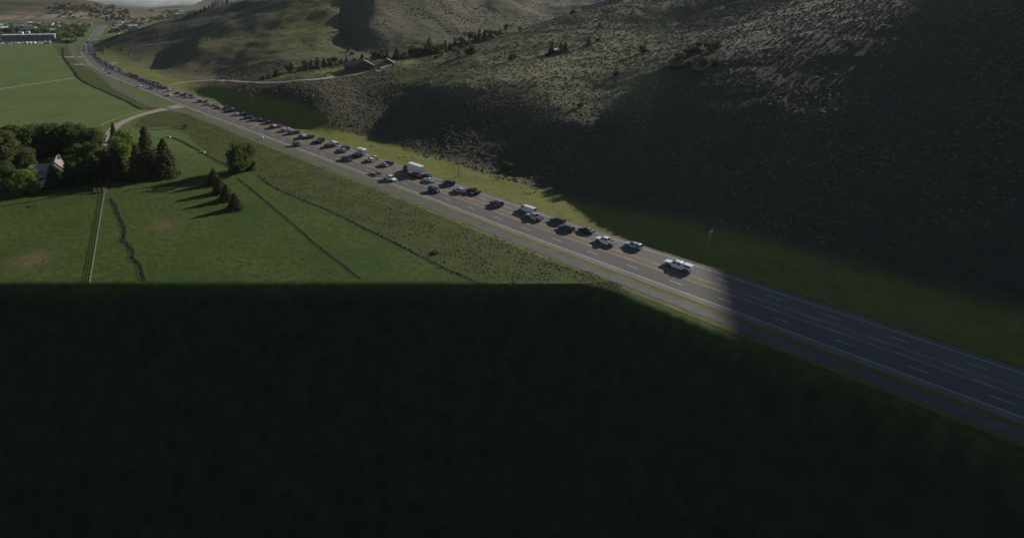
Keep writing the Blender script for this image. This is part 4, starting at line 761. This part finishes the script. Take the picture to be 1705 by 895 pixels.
def vehicle(kind, col, xyz, ang, label, group=None, detail='hi', cap=None, sc=1.0):
    nm, cat = VN[kind]
    if detail == 'lo':
        o = obj(nm, vmesh_far(kind, col), None, xyz, label=label, cat=cat, group=group); o.rotation_euler = (0, 0, ang); return o
    root = obj(nm, None, None, xyz, label=label, cat=cat, group=group); root.rotation_euler = (0, 0, ang); root.scale = sc if isinstance(sc, tuple) else (sc, sc, sc)
    for pn, me, loc, pt in (vmesh(kind) if detail == 'hi' else vmesh_mid(kind)):
        o = obj(pn, me, root, loc)
        if pt: o.material_slots[0].link = 'OBJECT'; o.material_slots[0].material = M['paint_' + ((cap or col) if pt == 'cap' else col)]
    return root
PU = np.array([[proj(*(rpt(s_, o_)[0]), 0)[0] for s_ in np.arange(150, 1600, 1.0)] for o_ in OFFS.values()]); SU = np.arange(150, 1600, 1.0)
def on_lane(u, lane, smax=1500):
    row = PU[list(OFFS).index(lane)]; ok = np.where(SU < smax)[0]; s_ = SU[ok][np.argmin(np.abs(row[ok] - u))]
    p, an = rpt(s_, OFFS[lane]); return (p[0], p[1], .12), an + (math.pi if lane[0] == 'E' else 0) + random.uniform(-.012, .012), s_
CARS = [
 (1130, 'W1', 'topper', 'white', 'long white pickup with a white bed cap, nearest vehicle in the photo'), (1056, 'W2', 'estate', 'silver', 'silver-grey estate car close to the shaded verge, ahead of the long white capped pickup'), (1008.6, 'W1', 'pickup', 'white', 'white crew-cab pickup with an open black bed'),
 (976.6, 'W2', 'sedan', 'charcoal', 'dark saloon by the verge, just ahead of the white open-bed pickup'), (944, 'W1', 'estate', 'green', 'very dark green estate car beside the yellow turn line, left of the dark saloon'), (926.8, 'W2', 'estate', 'charcoal', 'charcoal estate car by the verge, behind the white panel van'),
 (887.5, 'W1', 'pickup', 'silver', 'silver pickup side by side with the white panel van'), (877, 'W2', 'van', 'white', 'long white panel van by the verge'), (827.8, 'W1', 'offroad', 'charcoal', 'charcoal off-road car alone in the inner queue lane, left of the panel van'), (788.5, 'W2', 'pickup', 'black', 'black pickup by the verge below the utility pole'),
 (764.5, 'W1', 'estate', 'silver', 'silver-beige estate car left of the black pickup'), (746, 'W2', 'offroad', 'navy', 'dark navy off-road car crossed by the utility pole shadow'), (722.7, 'E1', 'offroad', 'black', 'black off-road car driving towards the camera, below the box truck'), (714.8, 'W1', 'sedan', 'white', 'white saloon behind the red pickup'),
 (711, 'W2', 'sedan', 'blue', 'blue-grey saloon tucked beside the white saloon behind the box truck'), (686.6, 'W2', 'truck', 'charcoal', 'white box truck with a dark cab, tallest vehicle in the queue'), (691.5, 'W1', 'pickup', 'maroon', 'dark red pickup in the shadow of the white box truck'), (646.7, 'W2', 'estate', 'slate', 'blue-grey estate car ahead of the box truck, by the verge'),
 (639.3, 'W1', 'sedan', 'silver', 'silver saloon left of the box truck shadow'), (648.5, 'E2', 'pickup', 'white', 'white pickup towing a tan flatbed trailer towards the camera'), (622, 'W2', 'estate', 'yellow', 'bright yellow car, the only yellow one in the queue'), (617, 'W1', 'estate', 'white', 'white estate car next to the yellow car'),
 (600.5, 'W2', 'camper', 'white', 'white high-roofed camper behind the navy car'), (595.6, 'W1', 'offroad', 'black', 'black off-road car in the shade of the white camper'), (578.4, 'E1', 'pickup', 'black', 'black pickup driving towards the camera, left of the trailer'), (575.4, 'W2', 'offroad', 'navy', 'navy car ahead of the white camper'),
 (571, 'W1', 'estate', 'silver', 'silver car beside the navy car, left of the camper'), (555.8, 'W2', 'van', 'white', 'pale van by the verge next to the dark green car'), (547.8, 'W1', 'offroad', 'green', 'dark green off-road car in the inner lane beside the pale van'), (533, 'W2', 'offroad', 'black', 'black car by the verge, upper one of a black pair'), (528.8, 'W1', 'estate', 'black', 'black estate car, lower one of a black pair'),
 (516, 'W2', 'offroad', 'mauve', 'mauve-grey car behind the red pickup with the white cap'), (503.6, 'W1', 'topper', 'maroon', 'red pickup with a pale cap, the one nearer the camera'), (493.8, 'W2', 'sedan', 'maroon', 'dark red car ahead of the mauve-grey car'), (484.5, 'W1', 'offroad', 'charcoal', 'charcoal car beside the dark red car'), (493.8, 'E2', 'offroad', 'charcoal', 'lone dark car driving towards the camera in the outer near lane'),
 (479.6, 'W2', 'sedan', 'white', 'white car by the verge, right one of a white pair'), (472, 'W1', 'estate', 'silver', 'silver-white car in the inner lane, left one of a white pair'), (463.6, 'W2', 'sedan', 'red', 'red car right of the white-capped pickup farther up the queue'), (454.4, 'W1', 'topper', 'maroon', 'red pickup with a bright white cap, the one farther from the camera'), (447, 'W2', 'offroad', 'black', 'black car just ahead of the far red pickup with white cap'),
 (433, 'W2', 'sedan', 'grey', 'grey saloon left of the black car, under the verge bank'), (421, 'W1', 'estate', 'grey', 'grey estate car in the inner lane near the T-shaped pole'), (419, 'W2', 'sedan', 'grey', 'dull grey saloon by the verge right below the T-shaped pole'), (411, 'W1', 'estate', 'black', 'black estate car below left of the T-shaped pole'), (405.4, 'W2', 'offroad', 'black', 'large black car by the verge left of the T-shaped pole'), (394.3, 'W1', 'estate', 'white', 'white car with dark windows below the brown van'),
 (387.6, 'W2', 'van', 'brown', 'brown van by the verge, left of the large black car'), (377.7, 'W1', 'sedan', 'black', 'low black saloon below the brown van'), (376, 'W2', 'pickup', 'slate', 'blue-grey pickup ahead of the brown van'), (361.7, 'W1', 'sedan', 'black', 'black saloon left of the blue-grey pickup'), (359.3, 'W2', 'pickup', 'white', 'white and dark pickup by the verge, above the black saloon'),
 (345, 'W1', 'estate', 'silver', 'silver car in the inner lane opposite the ranch road'), (343.3, 'W2', 'sedan', 'charcoal', 'dark saloon by the verge above the silver car'), (332.2, 'W1', 'offroad', 'charcoal', 'dark boxy car opposite the ranch road'), (322.4, 'W2', 'sedan', 'silver', 'small silver saloon opposite the ranch road'), (317, 'W2', 'offroad', 'blue', 'blue car by the verge near the yellow sign'), (311.5, 'W1', 'sedan', 'silver', 'silver saloon below the blue car near the yellow sign'),
 (304.6, 'W1', 'offroad', 'black', 'black off-road car just past the yellow sign'), (308, 'W2', 'sedan', 'navy', 'navy saloon beside the black car at the yellow sign'), (294.8, 'W1', 'offroad', 'charcoal', 'charcoal car in front of the yellow sign'), (287.5, 'W2', 'sedan', 'silver', 'silver car at the lodge driveway mouth'), (282.5, 'W1', 'estate', 'white', 'white car beside the lodge driveway mouth'),
 (282.5, 'E1', 'pickup', 'white', 'white pickup with a dark trailer load driving towards the camera near the ranch road'), (252, 'E1', 'estate', 'charcoal', 'dark car driving towards the camera, behind the small white one'), (232.9, 'E2', 'pickup', 'white', 'white vehicle driving towards the camera past the cycle path bend'), (182, 'E2', 'sedan', 'charcoal', 'dark car driving towards the camera at the start of the straight'), (172, 'E1', 'sedan', 'grey', 'grey car driving towards the camera near the gravel pullout'),
 (142.5, 'E2', 'sedan', 'white', 'white car rounding the bend towards the camera')]
used = []
for (u, ln, kd, cl, lb) in CARS:
    loc, an, s_ = on_lane(u, ln, 1000); used.append((s_, ln))
    vehicle(kd, cl, loc, an, lb, group='cars queueing on the highway' if ln[0] == 'W' else 'cars driving towards the camera', detail='hi' if u > 440 else ('mid' if u > 240 else 'lo'), cap='white', sc=(1.34, 1.14, 1.1) if u == 1130 else (1.25, 1.1, 1.08) if kd == 'truck' else (1.2, 1.08, 1.05) if kd == 'van' else 1.1)
loc, an, s_ = on_lane(625.5, 'E2')
TRL = obj('flatbed_trailer', None, None, loc, label='tan flatbed trailer hitched behind the white pickup', cat='trailer'); TRL.rotation_euler = (0, 0, an)
b_ = MB(); b_.box((0, 0, .72), (5.2, 2.0, .16)); b_.build('deck', M['deck'], TRL)
b_ = MB(); [b_.box((0, sd * 1.02, .80), (5.2, .1, .22)) for sd in (-1, 1)]; b_.box((2.6, 0, .95), (.1, 2.0, .6)); b_.box((3.3, 0, .55), (1.6, .12, .12)); b_.build('frame', M['bed_dark'], TRL)
wm_ = [p for p in vmesh('sedan') if p[0] == 'wheel'][0][1]
for x_ in (-1.0, -.2):
    for sd in (-1, 1): obj('wheel', wm_, TRL, (x_, sd * .95, .33))
b_ = MB(); b_.box((.9, .3, 1.0), (.9, .8, .4)); b_.build('tool_box', M['bed_dark'], TRL)
# the rest of the queue, from the last labelled car back round the bend into town
RC = ['white', 'white', 'silver', 'silver', 'grey', 'charcoal', 'charcoal', 'black', 'black', 'navy', 'slate', 'red', 'maroon', 'tan', 'blue', 'green']
s0 = on_lane(278, 'W1')[2]; NPx = []
for ln in ('W1', 'W2', 'E1', 'E2'):
    s_ = s0 if ln[0] == 'W' else on_lane(146, 'E1')[2] + 40
    while s_ < 1420:
        s_ += random.uniform(7.5, 10.5) if ln[0] == 'W' else random.uniform(16, 42)
        p, an = rpt(s_, OFFS[ln]); u, v, _ = proj(p[0], p[1], 0)
        if v < 37: break
        kd = random.choice(['sedan', 'estate', 'offroad', 'offroad', 'pickup', 'estate', 'van' if random.random() < .4 else 'sedan'])
        cl = random.choice(RC)
        lab = ('tiny vehicle in the bumper-to-bumper queue ' + ('on the straight before the gravel pullout' if u > 196 and v > 90 else 'rounding the shaded bend' if v > 66 else 'beyond the bend towards town')) if ln[0] == 'W' else 'tiny vehicle coming out of town in the near lanes'
        vehicle(kd, cl, (p[0], p[1], .12), an + (math.pi if ln[0] == 'E' else 0), lab, group=lab.replace('vehicle', 'vehicles'), detail='lo').scale = (1.1, 1.15, 1.15)
# cars parked in the field-side car park
k_ = 0
M['lot'] = noisy('lot', (.16, .145, .125), (.24, .215, .18), .2)
q0, q1, q2, q3 = at(-30, 75.5), at(92, 74), at(92, 68.7), at(-30, 69); strip('car_park', np.array([q0, q1]), np.array([q3, q2]), .05, M['lot'])
for r_ in range(6):
    for c_ in range(19):
        if random.random() < .22: continue
        f = (r_ + .5) / 6; a_ = q0 * (1 - f) + q3 * f; b__ = q1 * (1 - f) + q2 * f; g = (c_ + random.uniform(.2, .8)) / 19; p = a_ * (1 - g) + b__ * g
        vehicle(random.choice(['sedan', 'estate', 'offroad', 'van', 'van', 'pickup']), random.choice(['white', 'white', 'white', 'silver', 'silver', 'grey', 'charcoal', 'red', 'tan']), (p[0], p[1], .06), random.uniform(-.5, .5) + (1.57 if r_ % 2 else 0), 'tiny vehicle parked in the car park before the long flat building', group='vehicles in the car park', detail='lo')
for i in range(30):
    p = at(random.uniform(170, 192), random.uniform(52, 66)); p = p + np.array((26, 0))
    if road_dist(np.array([p[0]]), np.array([p[1]]))[0] < 30 or hgt(p[0], p[1]) > 1.5: continue
    vehicle(random.choice(['van', 'estate', 'pickup']), random.choice(['white', 'white', 'silver', 'grey']), (p[0], p[1], float(hgt(p[0], p[1])) + .05), random.uniform(0, 3), 'tiny vehicle parked on the lot right of the far highway', group='vehicles parked right of the far highway', detail='lo')

# ------------------------------------------------------------------ fence, poles, signs, horse, culverts
fa, fb = at(174.5, 317), at(149.4, 470.5); fl = np.linalg.norm(fb - fa); fd = (fb - fa) / fl; fn = np.array((fd[1], -fd[0])); fan = math.atan2(fd[1], fd[0])
FE = obj('rail_fence', None, None, (fa[0], fa[1], 0), label='straight post-and-rail fence with pale posts running down the left pasture', cat='fence'); FE.rotation_euler = (0, 0, fan)
b_ = MB(); b_.box((0, 0, .35), (.20, .20, 1.1)); pm = b_.mesh('post', M['pale_wood']); npst = int(fl / 2.6)
for i in range(npst + 1): obj('post', pm, FE, (i * fl / npst, 0, random.uniform(-.05, .05)))
b_ = MB(); b_.box((0, 0, 0), (fl / npst * 2 + .1, .06, .07)); rm_ = b_.mesh('rail', M['wood'])
for i in range(npst // 2):
    for z_ in (.26, .54, .82): o = obj('rail', rm_, FE, ((2 * i + 1) * fl / npst, .15, z_)); o.rotation_euler = (0, random.uniform(-.008, .008), 0)
gp = at(172.5, 320); G_ = obj('gate', None, None, (gp[0], gp[1], 0), label='brown wooden gate and brace posts at the top of the rail fence', cat='gate'); G_.rotation_euler = (0, 0, .15)
b_ = MB(); b_.box((0, 0, .9), (.3, .3, 2.0)); pm = b_.mesh('post', M['wood'])
for x_ in (-3.4, -1.7, 0, 1.0): obj('post', pm, G_, (x_, 0, 0))
b_ = MB(); b_.box((-1.7, .1, 0), (3.4, .1, .16)); rm_ = b_.mesh('rail', M['wood'])
for z_ in (.4, .8, 1.2, 1.6): obj('rail', rm_, G_, (0, 0, z_))
def pole(u, v, hpx, label, arms=1, group=None, wood='wood'):
    p = hit(u, v); h = hpx * mpp(p); R_ = obj('utility_pole', None, None, tuple(p), label=label, cat='utility pole', group=group); V, F, MI = [], [], []
    tube(V, F, MI, (0, 0, -.5), (0, 0, h), .19, .13, 8); obj('mast', np_mesh('mast', V, F, M[wood], MI), R_)
    t_ = math.atan2(D0[1], D0[0]) + math.pi / 2
    for k in range(arms):
        b_ = MB(); b_.box((0, .18, h - .5 - 1.0 * k), (2.6, .14, .16)); o = b_.build('crossarm', M['pale_wood'], R_); o.rotation_euler = (0, 0, t_)
        for x_ in (-1.15, 0, 1.15): b_ = MB(); b_.cyl((x_, .18, h - .28 - k), .09, .28, 'z', 6); b_.build('insulator', M['paint_silver'], o)
    b_ = MB(); b_.cyl((.3, 0, h - 2.2), .26, .8, 'z', 8); b_.build('transformer', M['grey_wall'], R_)
    return R_
pole(1177, 425, 45, 'wooden utility pole with pale crossarm in deep shade at the right edge'); pole(763.5, 293, 30, 'utility pole on the sunny verge behind the black pickup'); pole(549, 224, 30, 'slender utility pole on the verge below the dark brushy slope')
pole(420, 182, 25, 'T-shaped utility pole before the dark bank'); pole(252, 120, 15, 'utility pole before the dark hill foot, left one', 2); pole(289, 130, 12, 'short utility pole near the lodge driveway mouth'); pole(389, 101, 18, 'utility pole high on the lit hill left of the lodge'); pole(197, 100, 14, 'utility pole at the dark hill foot beyond the pullout')
def sign(u, v, col, label, size=.9):
    p = hit(u, v); R_ = obj('road_sign', None, None, tuple(p), label=label, cat='sign'); b_ = MB(); b_.box((0, 0, 1.2), (.1, .1, 2.4)); b_.build('post', M['wood'], R_)
    b_ = MB(); s_ = size; b_.add([(-s_, -.08, 2.6), (0, -.08, 2.6 - s_), (s_, -.08, 2.6), (0, -.08, 2.6 + s_), (-s_, -.04, 2.6), (0, -.04, 2.6 - s_), (s_, -.04, 2.6), (0, -.04, 2.6 + s_)], [(0, 1, 2, 3), (7, 6, 5, 4), (0, 4, 5, 1), (1, 5, 6, 2), (2, 6, 7, 3), (3, 7, 4, 0)]); b_.build('panel', M[col], R_)
sign(296.5, 150, 'paint_yellow', 'yellow diamond road sign on the far verge near the lodge driveway'); sign(203, 141.5, 'paint_tan', 'pale diamond road sign on the near verge by the cycle path bend')
p = at(437, 231); b_ = MB(); b_.box((0, 0, .55), (1.1, .8, 1.1)); b_.box((0, 0, 1.13), (1.2, .9, .06)); b_.build('utility_cabinet', M['white_wall'], None, (p[0], p[1], .05), label='small white utility cabinet on the grass strip beside the cycle path', cat='cabinet')
for i, (u, v, lb) in enumerate([(338, 254, 'white concrete headgate across the canal, lower one'), (281, 228.5, 'white concrete culvert at the upper end of the canal')]):
    p = at(u, v); R_ = obj('culvert', None, None, (p[0], p[1], .1), label=lb, cat='culvert'); R_.rotation_euler = (0, 0, -.3)
    b_ = MB(); b_.box((0, 0, .3), (2.6, .3, .7)); b_.build('head_wall', M['concrete'], R_); b_ = MB(); b_.box((-1.1, -.5, .2), (.25, 1.0, .5)); b_.box((1.1, -.5, .2), (.25, 1.0, .5)); b_.build('wing_wall', M['concrete'], R_)
def utube(name, pts, rs, k, mats, parent=None): 
    V, F, MI = [], [], []
    for a_, b__, r0, r1 in zip(pts[:-1], pts[1:], rs[:-1], rs[1:]): tube(V, F, MI, a_, b__, r0, r1, k)
    return V, F, MI
# grazing horse: one skinned, continuous body
def horse(loc, ang, label):
    me = bpy.data.meshes.new('horse')
    jt = [(0, 0, 1.15), (-.55, 0, 1.2), (.55, 0, 1.15), (.95, 0, 1.15), (1.35, 0, .65), (1.50, 0, .28), (1.72, 0, .12), (-.85, 0, 1.05), (-1.0, 0, .55)]; rs = [.30, .29, .28, .19, .13, .11, .07, .06, .04]; ed = [(0, 1), (0, 2), (2, 3), (3, 4), (4, 5), (5, 6), (1, 7), (7, 8)]
    for (hx, par, kn) in ((-.55, 1, -.08), (.6, 2, .03)):
        for sd in (-1, 1):
            i0 = len(jt); jt += [(hx, sd * .18, .85), (hx + kn, sd * .19, .48), (hx + kn * .2, sd * .19, .05)]; rs += [.14, .08, .06]; ed += [(par, i0), (i0, i0 + 1), (i0 + 1, i0 + 2)]
    me.from_pydata(jt, ed, []); o = obj('horse', me, None, loc, label=label, cat='horse'); o.rotation_euler = (0, 0, ang)
    import bmesh
    bm = bmesh.new(); bm.from_mesh(me); ly = bm.verts.layers.skin.verify(); bm.verts.ensure_lookup_table()
    for i, r in enumerate(rs): bm.verts[i][ly].radius = (r, r)
    bm.verts[0][ly].use_root = True; bm.to_mesh(me); bm.free(); o.modifiers.new('skin', 'SKIN'); o.modifiers.new('sub', 'SUBSURF').levels = 1
    mh, t, b = new_mat('horse_coat'); f = noise_fac(t, 1.4, 2, .48, .54); t.links.new(mixc(t, f, (.035, .022, .016), (.55, .50, .44)), b.inputs['Base Color']); b.inputs['Roughness'].default_value = .8; me.materials.append(mh)
p = at(62, 342); horse((p[0], p[1], 0), 2.6, 'brown and white horse grazing at the edge of the left pasture')

# ------------------------------------------------------------------ low cloud in the far valley, and the air
mf = bpy.data.materials.new('fog'); mf.use_nodes = True; t = mf.node_tree; t.nodes.remove(t.nodes['Principled BSDF']); vp = t.nodes.new('ShaderNodeVolumePrincipled'); vp.inputs['Density'].default_value = .006; vp.inputs['Color'].default_value = (.88, .94, 1, 1); vp.inputs['Anisotropy'].default_value = .2; t.links.new(vp.outputs[0], t.nodes['Material Output'].inputs['Volume'])
b_ = []
V = []; F = []
for (u, v, Y, rx, ry, rz) in ((175, -4, 3300, 190, 260, 42), (225, -2, 3500, 260, 300, 58), (270, -6, 3700, 260, 300, 60), (200, -14, 3600, 400, 300, 90), (150, -12, 3500, 300, 260, 80)):
    x, y, z = atY(u, v, Y); i0 = len(V)
    for a_ in range(9):
        for c_ in range(16):
            th = math.pi * a_ / 8; ph = 6.2832 * c_ / 16; q = 1 + .22 * math.sin(3 * ph + u) * math.sin(2 * th + v) ; V.append((x + rx * q * math.sin(th) * math.cos(ph), y + ry * q * math.sin(th) * math.sin(ph), z + rz * q * math.cos(th)))
    F += [(i0 + a_ * 16 + c_, i0 + (a_ + 1) * 16 + c_, i0 + (a_ + 1) * 16 + (c_ + 1) % 16, i0 + a_ * 16 + (c_ + 1) % 16) for a_ in range(8) for c_ in range(16)]
fb_ = obj('fog_bank', np_mesh('fog_bank', V, F, mf), kind='stuff')
mz = bpy.data.materials.new('haze'); mz.use_nodes = True; t = mz.node_tree; t.nodes.remove(t.nodes['Principled BSDF']); vp = t.nodes.new('ShaderNodeVolumePrincipled'); vp.inputs['Density'].default_value = 2.5e-5; vp.inputs['Color'].default_value = (.80, .88, 1, 1); vp.inputs['Anisotropy'].default_value = .3; t.links.new(vp.outputs[0], t.nodes['Material Output'].inputs['Volume'])
lo_, hi_ = float(GZ.min()) - 3, float(GZ.max()) + 40
b_ = MB(); b_.box((0, (YS[0] + YS[-1]) / 2, (lo_ + hi_) / 2), (XS[-1] - XS[0] + 40, YS[-1] - YS[0] + 40, hi_ - lo_)); b_.build('haze', mz, None, None, kind='stuff')
print('COUNT', len(bpy.data.objects))
